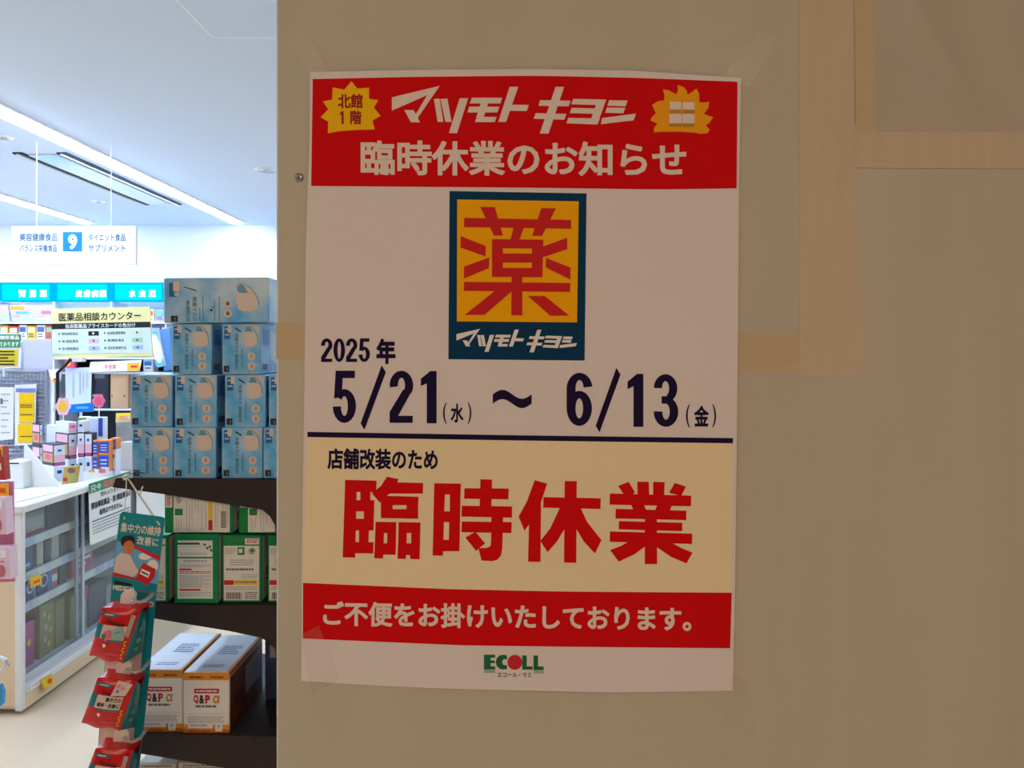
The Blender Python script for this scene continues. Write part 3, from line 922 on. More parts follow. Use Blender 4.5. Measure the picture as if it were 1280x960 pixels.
# wire mesh rack with papers
YR = 4.12
r = empty('wire_rack', (xu(26, YR), YR, CT))
zt = yz(464, YR); zb = CT
x0, x1 = xu(-8, YR), xu(59, YR)
for k, (p, q) in enumerate((((x0, zt), (x1, zt)), ((x0, zb + .01), (x1, zb + .01)), ((x0, zb), (x0, zt)), ((x1, zb), (x1, zt)))):
    g = G(); g.tube([(p[0], YR, p[1]), (q[0], YR, q[1])], .009, m_wire, 8); build('frame_bar', g, r)
n = 14
for i in range(1, n):
    x = x0 + (x1 - x0) * i / n
    g = G(); g.tube([(x, YR, zb), (x, YR, zt)], .003, m_wire, 5, False); build('mesh_wire', g, r)
n = 24
for i in range(1, n):
    z = zb + (zt - zb) * i / n
    g = G(); g.tube([(x0, YR - .004, z), (x1, YR - .004, z)], .003, m_wire, 5, False); build('mesh_wire', g, r)
g = G(); g.box((x0, YR + .02, zb), (x1, YR + .03, zt - .03), mat('rack_back', (196, 204, 224), .6)); build('rack_back', g, r)
tag(r, 'grey wire mesh rack holding paper notices at the left frame edge', 'rack')
def sheet(name, quad, Y, m, label, prints, cat='notice', th=.004, foot=None):
    """flat paper thing: pixel quad; prints = function(g, frame)"""
    c = [W(x, y, Y) for x, y in quad]
    base = Vector((sum(p.x for p in c) / 4, Y, min(p.z for p in c)))
    r = empty(name, base)
    g = G(); g.prism(c, (0, th, 0), m); build('sheet', g, r)
    if prints:
        g = G(); prints(g, PF(Y)); 
        if g.V:
            build('print', g, r)
    if foot:
        g = G(); foot(g); build('support', g, r)
    tag(r, label, cat)
    return r
m_bluprint = mat('print_violet', (120, 130, 200), .5); m_yel2 = mat('notice_yellow', (252, 200, 10), .5)
def pr(g, fr):
    for k in range(7):
        g.rect(fr, 2, 492 + k * 8, 13 - (k % 3) * 2, 493.5 + k * 8, m_ltgrey, .004)
    g.rect(fr, 1, 498, 4, 505, m_dkgrey, .004)
sheet('notice_sheet', [(-6, 484), (17.5, 484), (16.5, 549), (-6, 551)], YR - .02, m_printwhite, 'plain white notice clipped to the wire rack at far left', pr)
def pr(g, fr):
    g.rect(fr, 20.5, 485.5, 45, 490, m_bluprint, .004)
    for a, b in ((491.5, 504), (504.6, 516), (516.6, 528), (530, 553)):
        g.rect(fr, 24.4 - (a > 528) * 1.5, a, 43 - (a > 528) * 2, b, m_yel2, .004)
    for v in (506, 508.5, 518, 545):
        g.rect(fr, 26, v, 41, v + .9, m_black, .006)
sheet('notice_sheet', [(18.3, 481), (45.5, 480), (43, 556), (18.5, 557)], YR - .02, m_printwhite, 'white notice with four yellow panels and violet heading on the wire rack', pr)
# notices above the rack
m_ngreen = mat('notice_green', (34, 150, 100), .5); m_nolive = mat('notice_olive', (226, 200, 50), .5)
def pr(g, fr):
    g.rect(fr, -8, 418, 26.5, 425.5, m_ngreen, .004); g.rect(fr, -8, 426.3, 26, 434, m_ngreen, .004)
    g.text(fr, '第2類医薬品', -8, 25, 419.4, 424.6, m_printwhite, .03, 0, .006); g.text(fr, 'しております', -4, 24.5, 427.4, 433, m_printwhite, .02, 0, .006)
    g.poly(fr, [(-8, 437), (23.4, 437), (22, 457.5), (-8, 457.5)], m_nolive, .004)
    for k in range(5):
        g.rect(fr, -4, 438.6 + k * 4, 19 - (k == 2) * 8, 440.2 + k * 4, m_black, .006)
def ft(g):
    p = W(6, 459, YR); g.box((p.x - .006, YR - .010, p.z - .05), (p.x + .006, YR + .0, p.z + .02), m_rackw)
sheet('notice_board', [(-10, 415), (27.5, 417), (25.5, 460), (-10, 461)], YR - .02, m_printwhite, 'notice with white on green heading and yellow text panel above the wire rack', pr, foot=ft)
m_lilac = mat('lilac_paper', (206, 208, 232), .6)
def ft(g):
    p = W(45, 461, YR); g.box((p.x - .006, YR + .016, p.z - .05), (p.x + .006, YR + .024, p.z + .02), m_rackw)
sheet('card_sign', [(29, 424.5), (64, 424.5), (65.5, 462), (24, 462)], YR + .01, m_lilac, 'blank back of a pale lilac card left of the yellow counter sign', None, 'card', foot=ft)

# yellow counter sign on a bent black pole
YG = 4.2
m_signy = mat('sign_cream', (252, 244, 176), .5); m_signpale = mat('sign_pale', (224, 244, 238), .5)
r = empty('counter_sign', (xu(69, YG), YG, CT))
g = G(); q = [(64.2, 386), (187, 383.2), (190.4, 445.2), (66, 447.5)]
g.prism([W(x, y, YG) for x, y in q], (0, .012, 0), m_signy); sg = build('sign_board', g, r)
fr = PF(YG)
def sg_uv(a, b):   # position on the sign's quad
    (ax, ay), (bx, by), (cx, cy), (dx, dy) = q
    return ((ax * (1 - a) + bx * a) * (1 - b) + (dx * (1 - a) + cx * a) * b, (ay * (1 - a) + by * a) * (1 - b) + (dy * (1 - a) + cy * a) * b)
sf = lambda a, b, off=0.0: fr(*sg_uv(a, b), off)
g = G()
g.text(sf, '医薬品相談カウンター', .075, .91, .09, .26, m_black, .014, 0, .002)
g.rect(sf, 0, .305, 1, .42, m_black, .002); g.text(sf, '当店医薬品プライスカードの色分け', .14, .85, .32, .405, m_printwhite, .02, 0, .004)
g.rect(sf, 0, .42, 1, .925, m_signpale, .002)
chips = [(m_black, .37), (mat('chip_pink', (238, 200, 214), .5), .37), (mat('chip_lilac', (190, 200, 240), .5), .37),
         (mat('chip_cream', (230, 240, 220), .5), .81), (mat('chip_green', (180, 214, 184), .5), .81), (mat('chip_blue', (170, 210, 240), .5), .81)]
rows = ['要指導医薬品', '第1類医薬品', '第2類医薬品', '指定第2類医薬品', '第3類医薬品', '指定医薬部外品']
for k, (cm, cx) in enumerate(chips):
    y = .475 + (k % 3) * .15
    g.rect(sf, cx, y, cx + .105, y + .085, cm, .004)
    tx = '●' + rows[k]
    x0 = .065 if k < 3 else .525
    g.text(sf, rows[k], x0 + .035, x0 + .2 + .02 * (k in (3, 5)), y + .012, y + .07, m_dkgrey, .012, 0, .004)
    g.disc(sf, x0 + .01, y + .04, .009, .018, m_black, .004, 8)
    g.disc(sf, cx + .052, y + .042, .012, .024, m_dkgrey if k else m_printwhite, .006, 8)
build('sign_print', g, sg)
g = G(); a = W(86, 449, YG); b = W(69.3, 466, YG)
g.tube([a + Vector((0, .02, 0)), b + Vector((0, .02, 0)), (b.x - .002, YG + .02, CT + .01)], .0095, m_blackpole, 8); build('pole', g, r, True)
g = G(); g.bbox((b.x - .09, YG - .05, CT), (b.x + .09, YG + .09, CT + .012), m_blackpole, .003); build('foot_plate', g, r)
g = G(); p = W(98, 449.5, YG); g.box((p.x - .03, YG - .006, p.z - .012), (p.x + .03, YG + .02, p.z + .012), m_rackw); build('clip', g, r)
tag(r, 'pale yellow pharmacy counter sign on a bent black pole', 'sign')

# medium-distance rack with bags and papers (behind the sign)
YM = 5.3
r = empty('display_rack', (xu(150, YM), YM + .1, 0))
for v in (447, 465.2, 511, 560, 620):
    g = G(); g.box((xu(66, YM), YM, yz(v, YM) - .012), (xu(262, YM), YM + .3, yz(v, YM)), m_rackw); build('shelf_board', g, r)
for u in (66, 262):
    g = G(); g.box((xu(u, YM) - .01, YM, 0), (xu(u, YM) + .01, YM + .3, yz(430, YM)), m_rackw); build('side_panel', g, r)
g = G(); g.box((xu(66, YM), YM + .29, 0), (xu(262, YM), YM + .3, yz(446, YM)), mat('rack_dark', (40, 42, 56), .6)); build('back_panel', g, r)
tag(r, 'white display rack with bags behind the yellow counter sign', 'rack')
def pr(g, fr):
    for k, u in enumerate((91, 99.5, 103.5, 108)):
        g.rect(fr, u, 467 - (k == 1) * 2, u + 1.4, 497 - k * 4, m_ltgrey, .004)
sheet('notice_sheet', [(81.5, 460), (114.5, 459), (113.5, 505), (82, 511)], YM - .02, m_lil, 'pale notice with vertical lines of text behind the small cartons', pr)
def pouch(name, quad, Y, m, label, depth=.05, extra=None, cat='bag', puff=.02):
    p = [W(x, y, Y) for x, y in quad]
    r = empty(name, Vector((sum(v.x for v in p) / 4, Y + depth / 2, min(v.z for v in p))))
    f1 = QF(p[0], p[1], p[2], p[3], (0, -1, 0), puff)
    g = G(); g.grid(lambda a, b: f1(a, b, 0), 8, 8, m)
    bk = [v + Vector((0, depth, 0)) for v in p]
    f3 = QF(bk[0], bk[1], bk[2], bk[3], (0, 1, 0), puff * .3)
    g.grid(lambda a, b: f3(a, b, 0), 8, 8, m)
    for i in range(4):
        g.add([p[i], p[(i + 1) % 4], bk[(i + 1) % 4], bk[i]], [(0, 1, 2, 3)], m)
    build('bag_body', g, r, True)
    if extra:
        g = G(); extra(g, f1); build('bag_print', g, r)
    tag(r, label, cat)
    return r
def ex(g, f): g.rect(f, .1, .62, .6, .68, m_ltgrey, .004); g.rect(f, .1, .74, .5, .78, m_ltgrey, .004); g.rect(f, .2, .1, .8, .2, m_dkgrey, .004)
pouch('product_bag', [(114.6, 464), (136.6, 463), (136, 510.5), (114.8, 510.5)], YM + .02, mat('bag_black', (44, 46, 58), .35), 'black product bag on the rack below the yellow sign', extra=ex)
def ex(g, f): g.rect(f, .1, .62, .9, .69, mat('bag_seam', (150, 112, 84), .5), .004)
pouch('product_bag', [(138.2, 464.5), (160.5, 465), (160, 510.5), (138, 510.5)], YM + .02, mat('bag_brown', (198, 158, 122), .5), 'brown paper product bag beside the black bag', extra=ex)
def pr(g, fr):
    for u_ in (131, 136.2, 141.4):
        g.rect(fr, u_, 456, u_ + 4, 460.6, mat('pr_pink', (240, 150, 170), .5), .004)
    g.rect(fr, 159.5, 453.6, 174.5, 463, m_orl, .004); g.rect(fr, 164, 457, 172, 459.4, m_printred, .006)
sheet('price_banner', [(113, 452.5), (177, 449.8), (174.5, 463.6), (110.8, 465.2)], YM - .03, m_printwhite, 'white banner strip with yellow tag above the two bags', pr, 'banner')
def pr(g, fr): g.rect(fr, 150, 520, 160, 524, mat('tag_text', (240, 120, 20), .5), .004)
sheet('price_card', [(145, 516.5), (163, 516), (162.5, 527.5), (144.5, 528)], YM - .03, m_printyellow, 'yellow price card left of the mask boxes', pr, 'price card')
# tilted blue and white pack right of the sign
def ex(g, f): g.rect(f, .0, .0, 1, .3, m_blu, .004); g.rect(f, .0, .8, 1, 1, m_blu, .004)
pouch('product_pack', [(186.5, 414), (197, 413), (206, 457), (196, 459)], YM - .05, m_printwhite, 'tilted blue and white pack between the yellow sign and mask boxes', .04, ex, 'pack', .008)
pouch('product_pack', [(198, 412), (212, 410), (216, 462), (205, 464)], YM - .02, mat('pack_blue', (90, 140, 200), .4), 'blue pack half hidden by the mask boxes', .04, None, 'pack', .008)

# loose packs between the rack and the sign
def ex(g, f): g.poly(f, [(0, .2), (1, .75), (1, 1), (0, 1)], m_orl, .004); g.rect(f, .55, .75, .9, .9, m_printred, .006)
pouch('product_pack', [(60.5, 463), (74, 461), (73, 476), (61.5, 478)], YM - .06, m_printwhite, 'small white and orange pack between the wire rack and the black pole', .03, ex, 'pack', .006)
def ex(g, f): g.disc(f, .5, .5, .25, .3, m_printyellow, .004, 12)
pouch('product_pack', [(81.5, 449.5), (92.5, 449), (92, 459.5), (80.5, 459.5)], YM - .05, mat('pack_pinkred', (226, 70, 110), .4), 'small pink-red pack just below the yellow sign', .03, ex, 'pack', .006)
for ua, ub, va, m_, lab in ((116, 133, 450.5, m_dk1, 'slate carton on the rack top behind the white banner'), (179, 191, 449, m_printwhite, 'white carton on the rack top right of the banner'), (165, 178, 532, m_pal[2], 'light blue carton on the rack beside the mask boxes')):
    vb = 465.2 if va < 470 else 560
    x0, x1 = xu(ua, YM + .05), xu(ub, YM + .05); z0 = yz(vb, YM) + .0005; z1 = yz(va, YM + .05)
    rr = empty('product_carton', ((x0 + x1) / 2, YM + .1, z0))
    g = G(); g.bbox((x0, YM + .05, z0), (x1, YM + .14, z1), m_, .003); build('carton_body', g, rr)
    f2 = BF((x0, YM + .05, z1), (x1 - x0, 0, 0), (0, 0, z0 - z1), (0, -1, 0)); g = G(); g.rect(f2, .12, .2, .88, .5, m_signblue, .002); g.rect(f2, .2, .65, .8, .75, m_dkgrey, .002); build('carton_print', g, rr)
    tag(rr, lab, 'carton')

# ------------------------------------------------------------------ glass display case along the aisle
xf = XF(XC)
Yc1 = 4.95
r = empty('display_case', (-2.28, (Yc0 + Yc1) / 2, 0))
XB = -2.55
g = G(); g.bbox((XB, Yc0 - .01, CT - .03), (XC + .012, Yc1, CT), m_case, .004); build('top_board', g, r)
g = G(); g.box((XB, Yc0, .04), (XC - .03, Yc0 + .02, CT - .03), m_casebeige); build('end_panel', g, r)
g = G(); g.bbox((XC - .03, Yc0 - .004, .02), (XC, Yc0 + .022, CT - .03), m_case, .003); build('corner_post', g, r)
g = G(); g.box((XB, Yc0 + .02, .02), (XC - .006, Yc1, .14), m_case); g.box((XC - .006, Yc0 + .02, .02), (XC, Yc1, .085), m_casebeige); build('plinth', g, r)
g = G(); g.bbox((XC - .01, Yc0 + .02, .085), (XC + .012, Yc1, .115), m_case, .003); g.bbox((XC - .03, Yc0 + .02, .125), (XC + .002, Yc1, .16), mat('rail_grey', (190, 196, 206), .3), .003); build('door_rail', g, r)
g = G(); g.box((XB, Yc0 + .02, .1), (XB + .015, Yc1, CT - .03), mat('case_back', (150, 152, 160), .6)); build('back_panel', g, r)
m_shelfin = mat('case_shelf', (206, 212, 224), .4)
CSH = [(.70, 'a'), (.555, 'b'), (.425, 'c')]
for z, _ in CSH:
    g = G(); g.box((XB + .015, Yc0 + .03, z - .012), (XC - .05, Yc1 - .02, z), m_shelfin); sh = build('shelf', g, r)
    g = G(); g.box((XC - .052, Yc0 + .03, z - .03), (XC - .046, Yc1 - .02, z + .006), m_case); build('price_rail', g, sh)
    g = G()
    y = Yc0 + .06
    while y < Yc1 - .1:
        w = random.uniform(.05, .09)
        g.box((XC - .046, y, z - .026), (XC - .045, y + w, z + .004), random.choice([m_printwhite, m_printwhite, m_lil, m_signpale]))
        y += w + random.uniform(.01, .06)
    build('price_labels', g, sh)
YD = XC * F / (103 - U0)
for (a, b, dx) in ((Yc0 + .022, YD + .03, -.008), (YD - .0, Yc1 - .01, -.02)):
    g = G(); g.box((XC + dx - .004, a, .16), (XC + dx, b, CT - .03), m_glass); dr = build('glass_door', g, r)
    g = G(); e = b if dx > -.01 else a
    g.box((XC + dx - .006, e - .02, .16), (XC + dx + .002, e, CT - .03), mat('door_edge', (170, 180, 196), .3)); build('door_edge', g, dr)
tag(r, 'white glass-fronted display case with price rails along the aisle', 'display case')

# goods inside the case
def carton(name, p0, p1, m, label, cat, group=None, prints=None, face='x'):
    x0, y0, z0 = p0; x1, y1, z1 = p1
    r = empty(name, ((x0 + x1) / 2, (y0 + y1) / 2, z0))
    g = G(); g.bbox(p0, p1, m, .002); build('carton_body', g, r)
    if prints:
        fr = BF((x1, y0, z1), (0, y1 - y0, 0), (0, 0, z0 - z1), (1, 0, 0)) if face == 'x' else BF((x0, y0, z1), (x1 - x0, 0, 0), (0, 0, z0 - z1), (0, -1, 0))
        g = G(); prints(g, fr); build('carton_print', g, r)
    tag(r, label, cat, group)
    return r
m_dk2 = mat('pack_grey', (120, 120, 126), .4); m_dblue = mat('pack_darkblue', (44, 56, 110), .4)
m_beige = mat('pack_beige', (196, 190, 178), .5); m_magenta = mat('pack_magenta', (190, 70, 140), .4); m_goldp = mat('pack_gold', (150, 140, 96), .45)
m_rose = mat('pack_rose', (200, 110, 120), .4); m_cyanp = mat('pack_cyan', (60, 150, 210), .4)
def yc(u): return XC * F / (u - U0)
def incase(ua, ub, zs, h, m, label, prints=None, back=.16, group=None, xo=-.07):
    return carton('boxed_product', (XC + xo - back, yc(ua), zs), (XC + xo, yc(ub), zs + h), m, label, 'boxed product', group, prints)
def pr(g, f): g.rect(f, .1, .1, .9, .9, m_ltgrey, .002); g.rect(f, .1, .82, .9, .88, m_printred, .004)
incase(33, 48, .70, .11, m_dk1, 'slate box at the front of the top case shelf')
incase(49, 76, .70, .115, m_dk2, 'grey box with pale card on the top case shelf', pr)
incase(79, 101, .70, .11, m_dk1, 'slate box beside the divider on the top case shelf')
incase(33, 62, .555, .105, m_dblue, 'dark blue box on the second case shelf', lambda g, f: (g.rect(f, .35, .62, .85, .9, m_cyanp, .002), g.rect(f, .4, .7, .8, .76, m_printwhite, .004)))
incase(66, 74, .555, .115, m_beige, 'narrow beige box on the second case shelf')
incase(76, 83, .555, .10, m_dk1, 'narrow slate box on the second case shelf')
incase(84, 93, .555, .115, m_beige, 'narrow beige box by the divider on the second case shelf')
incase(94, 101.5, .555, .10, m_dk1, 'dark box against the divider on the second case shelf')
incase(107, 135, .555, .11, m_dk2, 'grey box on the second shelf behind the paper notice')
def circ(g, f): g.disc(f, .45, .42, .34, .3, m_lil, .002); g.disc(f, .45, .42, .22, .2, m_dblue, .004); g.rect(f, .75, .05, 1, .95, m_cyanp, .003)
for ua, ub, lab in ((37, 50, 'blue box with round emblem nearest the case corner on the third shelf'), (51.5, 64, 'blue box with round emblem second from the case corner on the third shelf'), (67, 82, 'blue box with round emblem beside the pink box on the third shelf')):
    incase(ua, ub, .425, .10, m_dblue, lab, circ)
incase(83, 91, .425, .105, m_rose, 'pink and white box on the third case shelf', lambda g, f: (g.rect(f, .1, .4, .9, .7, m_printwhite, .002)))
incase(93, 101, .425, .09, m_dk1, 'dark box against the divider on the third case shelf')
incase(108, 134, .425, .11, m_rose, 'rose box with white strips on the third shelf below the notice', lambda g, f: (g.rect(f, .15, .3, .85, .42, m_printwhite, .002), g.rect(f, .15, .55, .85, .67, m_printwhite, .002), g.disc(f, .75, .6, .14, .18, m_magenta, .004)))
incase(33, 44, .141, .15, m_dk2, 'grey box standing on the case floor at the corner')
incase(45.5, 63, .141, .19, m_magenta, 'magenta box on the floor of the case', lambda g, f: (g.disc(f, .6, .45, .12, .08, m_printyellow, .002), g.disc(f, .3, .7, .1, .07, m_pal[0], .002)))
incase(69.5, 87, .141, .235, m_goldp, 'olive box with gold flowers on the case floor', lambda g, f: [g.disc(f, x, y, .09, .06, m_printyellow if k % 2 else m_beige, .002, 8) for k, (x, y) in enumerate(((.3, .2), (.6, .3), (.4, .45), (.7, .55), (.35, .68), (.6, .8)))])
incase(88.5, 100, .141, .22, m_goldp, 'olive box against the divider on the case floor')
incase(106, 112, .141, .20, m_goldp, 'narrow olive box right of the divider on the case floor')
incase(113, 127, .141, .215, mat('pack_sage', (120, 150, 126), .4), 'sage green box with magenta corner on the case floor', lambda g, f: (g.rect(f, .5, 0, 1, .3, m_magenta, .002), g.disc(f, .4, .55, .16, .1, m_beige, .002)))
incase(128.5, 150, .141, .2, m_dk1, 'slate box at the far end of the case floor')

# price tags on the case and notices on its glass
def side_sheet(name, quad, label, prints, cat, m=m_printwhite, off=.006):
    P = [xf(x, y, off) for x, y in quad]
    base = Vector((XC + off, sum(p.y for p in P) / 4, min(p.z for p in P)))
    r = empty(name, base)
    g = G(); g.prism(P, (.0015, 0, 0), m); build('sheet', g, r)
    if prints:
        q = QF(P[0], P[1], P[2], P[3], (1, 0, 0)); g = G(); prints(g, lambda a, b, o=0: q(a, b, o + .0015)); build('print', g, r)
    tag(r, label, cat)
side_sheet('price_tag', [(35.2, 722), (49, 717), (50.3, 729.5), (36, 735.5)], 'yellow price tag on the case glass at the third shelf', lambda g, f: (g.rect(f, .08, .08, .92, .92, m_printyellow, .002), g.rect(f, .2, .42, .8, .72, mat('tag_orange', (236, 90, 20), .5), .004)), 'price tag', mat('tag_edge', (236, 190, 60), .5))
side_sheet('price_tag', [(44.5, 850.5), (60, 842), (64, 852.5), (50.5, 863)], 'yellow price tag at the foot of the display case', lambda g, f: (g.rect(f, .08, .08, .92, .92, m_printyellow, .002), g.disc(f, .6, .5, .2, .25, mat('tag_orange', (236, 90, 20), .5), .004)), 'price tag', mat('tag_edge', (236, 190, 60), .5), off=.016)
side_sheet('price_tag', [(32.2, 857.5), (44.3, 851.5), (44.8, 855.5), (32.2, 862.5)], 'small white label strip at the foot of the display case', lambda g, f: g.rect(f, .1, .2, .9, .4, m_pal[0], .002), 'label', off=.016)
def ntc(g, f):
    g.rect(f, 0, 0, 1, .165, m_ngreen, .002)
    g.text(f, '只今', .03, .26, .03, .15, m_printwhite, .02, 0, .004)
    g.text(f, '薬剤師不在', .29, .97, .03, .14, mat('pr_coral', (240, 110, 110), .5), .02, 0, .004)
    g.text(f, '恐れ入りますが', .25, .75, .19, .27, m_black, .014, 0, .002)
    g.text(f, '要指導医薬品・第1類医薬品の', .04, .97, .32, .43, m_black, .026, 0, .002)
    g.text(f, '販売はできません。', .22, .76, .47, .57, m_black, .026, 0, .002)
    for k in range(5):
        g.rect(f, .05, .62 + k * .05, .95 - (k == 4) * .2, .64 + k * .05, m_dkgrey if k == 0 else m_ltgrey, .002)
side_sheet('notice_sheet', [(106, 605), (160, 588), (160, 660), (108, 682)], 'white notice with green heading taped to the case glass', ntc, 'notice', off=.016)
side_sheet('notice_sheet', [(167.5, 586), (222, 575), (222, 650), (167.5, 664)], 'blank white sheet on the case behind the hanging strip', None, 'notice', off=.004)

# ------------------------------------------------------------------ goods on top of the case
CTZ = CT + .0005
# white triangular stand and tray
g = G()
Yt = 3.62
P = [W(30, 553.5, Yt), W(75, 607, Yt), W(30, 607, Yt)]
zfix = CTZ - min(p.z for p in P)
P = [p + Vector((0, 0, zfix)) for p in P]
g.prism(P, (0, .012, 0), m_printwhite)
st = tag(build('display_stand', g), 'white triangular card stand on the display case', 'stand')
Yt = 3.56
g = G(); a = W(4, 576, Yt)
g.bbox((xu(4, Yt), Yt, CTZ), (xu(29, Yt), Yt + .1, yz(577, Yt)), m_case, .003)
r = empty('leaflet_box', (xu(16, Yt), Yt + .05, CTZ))
build('box_body', g, r)
g = G(); fr = PF(Yt); g.rect(fr, 7, 578.5, 24, 580, m_black, .002); build('box_print', g, r)
tag(r, 'small white leaflet box below the wire rack', 'leaflet box')
g = G(); g.prism([(xu(22, 3.4), 3.26, CTZ), (xu(50, 3.4), 3.22, CTZ), (xu(62, 3.4), 3.46, CTZ), (xu(30, 3.4), 3.5, CTZ)], (0, 0, .004), m_printwhite)
tag(build('paper_sheet', g), 'white paper lying on the front corner of the display case', 'paper')

m_bx = {'pink': mat('sc_pink', (246, 190, 210), .45), 'white': mat('sc_white', (236, 240, 250), .45), 'dark': mat('sc_dark', (44, 48, 76), .45), 'blue': mat('sc_blue', (50, 80, 190), .45),
        'orange': mat('sc_orange', (240, 150, 70), .45), 'green': mat('sc_green', (150, 190, 110), .45), 'rose': mat('sc_rose', (232, 90, 140), .45), 'gold': mat('sc_gold', (200, 170, 90), .45), 'pale': mat('sc_pale', (210, 222, 246), .45)}
def small_box(ul, um, ur, v1, h_px, Y, kind, label, group, z0, depth=.05):
    """carton turned so that its end (ul..um) and front (um..ur) both show"""
    s = Y / F
    wl, wr = (um - ul) * s, (ur - um) * s
    ang = math.radians(55) if wl > .004 else 0.0
    kx = -xu(um, Y) / Y
    fw = wr / (math.cos(ang) + kx * math.sin(ang)) if ang else wr    # front width
    dl = wl / (math.sin(ang) - kx * math.cos(ang)) if ang else depth
    c = Vector((xu(um, Y), Y, z0))
    ex_ = Vector((math.cos(ang), math.sin(ang), 0)); ey_ = Vector((-math.sin(ang), math.cos(ang), 0))
    h = h_px * s
    xfm = lambda v: c + ex_ * v.x + ey_ * v.y + Vector((0, 0, v.z))
    r = empty('medicine_box', c + ex_ * fw / 2 + ey_ * dl / 2)
    body = m_bx['dark'] if kind == 'pinkwhite' else m_bx['orange'] if kind == 'blue' else m_bx['white']
    g = G(); g.bbox((0, 0, 0), (fw, dl, h), body, .0015, xfm); build('carton_body', g, r)
    ff = BF(c + Vector((0, 0, h)), ex_ * fw, (0, 0, -h), -ey_)
    fe = BF(c + Vector((0, 0, h)) + ey_ * dl, -ey_ * dl, (0, 0, -h), -ex_)
    g = G()
    if kind == 'pinkwhite':
        g.rect(ff, .02, .05, .98, .5, m_bx['white'], .001); g.rect(ff, .02, .5, .98, .86, m_bx['pink'], .001)
        g.rect(ff, .25, .2, .75, .4, m_bx['pale'], .002); g.rect(ff, .35, .26, .65, .34, m_bx['dark'], .003)
        g.rect(ff, .1, .9, .9, .96, m_bx['rose'], .001)
        if wl > .004:
            g.rect(fe, .08, .05, .95, .36, m_bx['pink'], .001); g.rect(fe, .08, .42, .95, .85, m_bx['gold'], .001); g.disc(fe, .55, .6, .28, .16, m_bx['rose'], .002, 10)
    elif kind == 'blue':
        g.rect(ff, .04, .12, .96, .98, m_bx['blue'], .001)
        for k in range(3):
            g.rect(ff, .2, .35 + .2 * k, .8, .42 + .2 * k, m_bx['pale'], .002)
    elif kind == 'pink':
        g.rect(ff, .05, .1, .95, .9, m_bx['pink'], .001); g.rect(ff, .2, .3, .8, .5, m_bx['rose'], .002)
    elif kind == 'paleblue':
        g.rect(ff, .05, .1, .7, .9, m_bx['pale'], .001); g.rect(ff, .72, .02, 1, .98, m_bx['blue'], .001)
    elif kind == 'gold':
        g.rect(ff, .04, .04, .96, .5, m_bx['green'], .001); g.rect(ff, .04, .5, .96, .7, m_bx['pale'], .001); g.rect(ff, .04, .7, .96, .96, m_bx['gold'], .001)
    else:
        g.rect(ff, .08, .1, .92, .9, m_bx['pale'], .001); g.rect(ff, .3, .3, .7, .5, m_bx['dark'], .002)
    build('carton_print', g, r)
    tag(r, label, 'medicine box', group)
    return z0 + h
GB = 'small medicine boxes on the display case'
# columns of stacked boxes, bottom to top: (ul, um, ur, [(height px, kind, label)...], Y)
cols = [
    (40, 50, 52.5, 3.95, [(36, 'pinkwhite', 'pink and dark box at the left end of the small box stack, lower'), (28, 'pinkwhite', 'pink and dark box at the left end of the small box stack, upper')]),
    (52.7, 66.8, 81.6, 3.74, [(20, 'white', 'white box under the dark-framed box at the stack front left'), (27, 'pinkwhite', 'dark-framed pink box at the front left of the stack')]),
    (69, 85.5, 96, 3.90, [(22, 'white', 'white box at the foot of the second stack'), (32, 'pinkwhite', 'pink and white box in the middle of the second stack'), (14, 'pink', 'pink box topping the second stack')]),
    (97, 97, 105.4, 3.92, [(24, 'white', 'white box at the foot of the third stack'), (31, 'pinkwhite', 'pink and white box in the third stack'), (14, 'white', 'white box topping the third stack')]),
    (106.2, 106.2, 114.8, 3.92, [(25, 'white', 'white box at the foot of the fourth stack'), (29, 'pinkwhite', 'pink and white box in the fourth stack')]),
    (54, 70, 78, 4.05, [(44, 'white', 'tall white box behind the front stacks at left'), (14, 'pink', 'pink box on the tall white box at left')]),
    (86, 86, 97, 3.74, [(19, 'white', 'low white box at the front below the pink and white stack')]),
    (116, 116, 122, 3.92, [(4, 'white', 'thin white box under the left blue box'), (23, 'blue', 'blue box with orange top, lower left of the blue stack'), (18, 'blue', 'blue box with orange top, upper left of the blue stack')]),
    (123.2, 123.2, 136.5, 3.92, [(6, 'white', 'thin white box under the wide blue box'), (23, 'blue', 'wide blue box with orange top in the blue stack'), (16, 'blue', 'blue box with orange top above the wide blue box')]),
    (137.8, 137.8, 145, 3.96, [(10, 'white', 'white box at the foot of the right blue stack'), (22, 'white', 'white box below the right blue box'), (14, 'blue', 'small blue box with orange top at the right end')]),
    (97.5, 97.5, 108, 4.08, [(47, 'white', 'tall white box behind the third stack'), (21, 'gold', 'green and gold box standing behind the pink stacks')]),
    (109, 109, 128.5, 4.06, [(44, 'white', 'tall white box behind the blue stack'), (24, 'paleblue', 'wide pale box with blue end above the blue boxes')]),
]
for ul, um, ur, Y, items in cols:
    z = CTZ
    for hp, kind, lab in items:
        z = small_box(ul, um, ur, 0, hp, Y, kind, lab, GB, z)
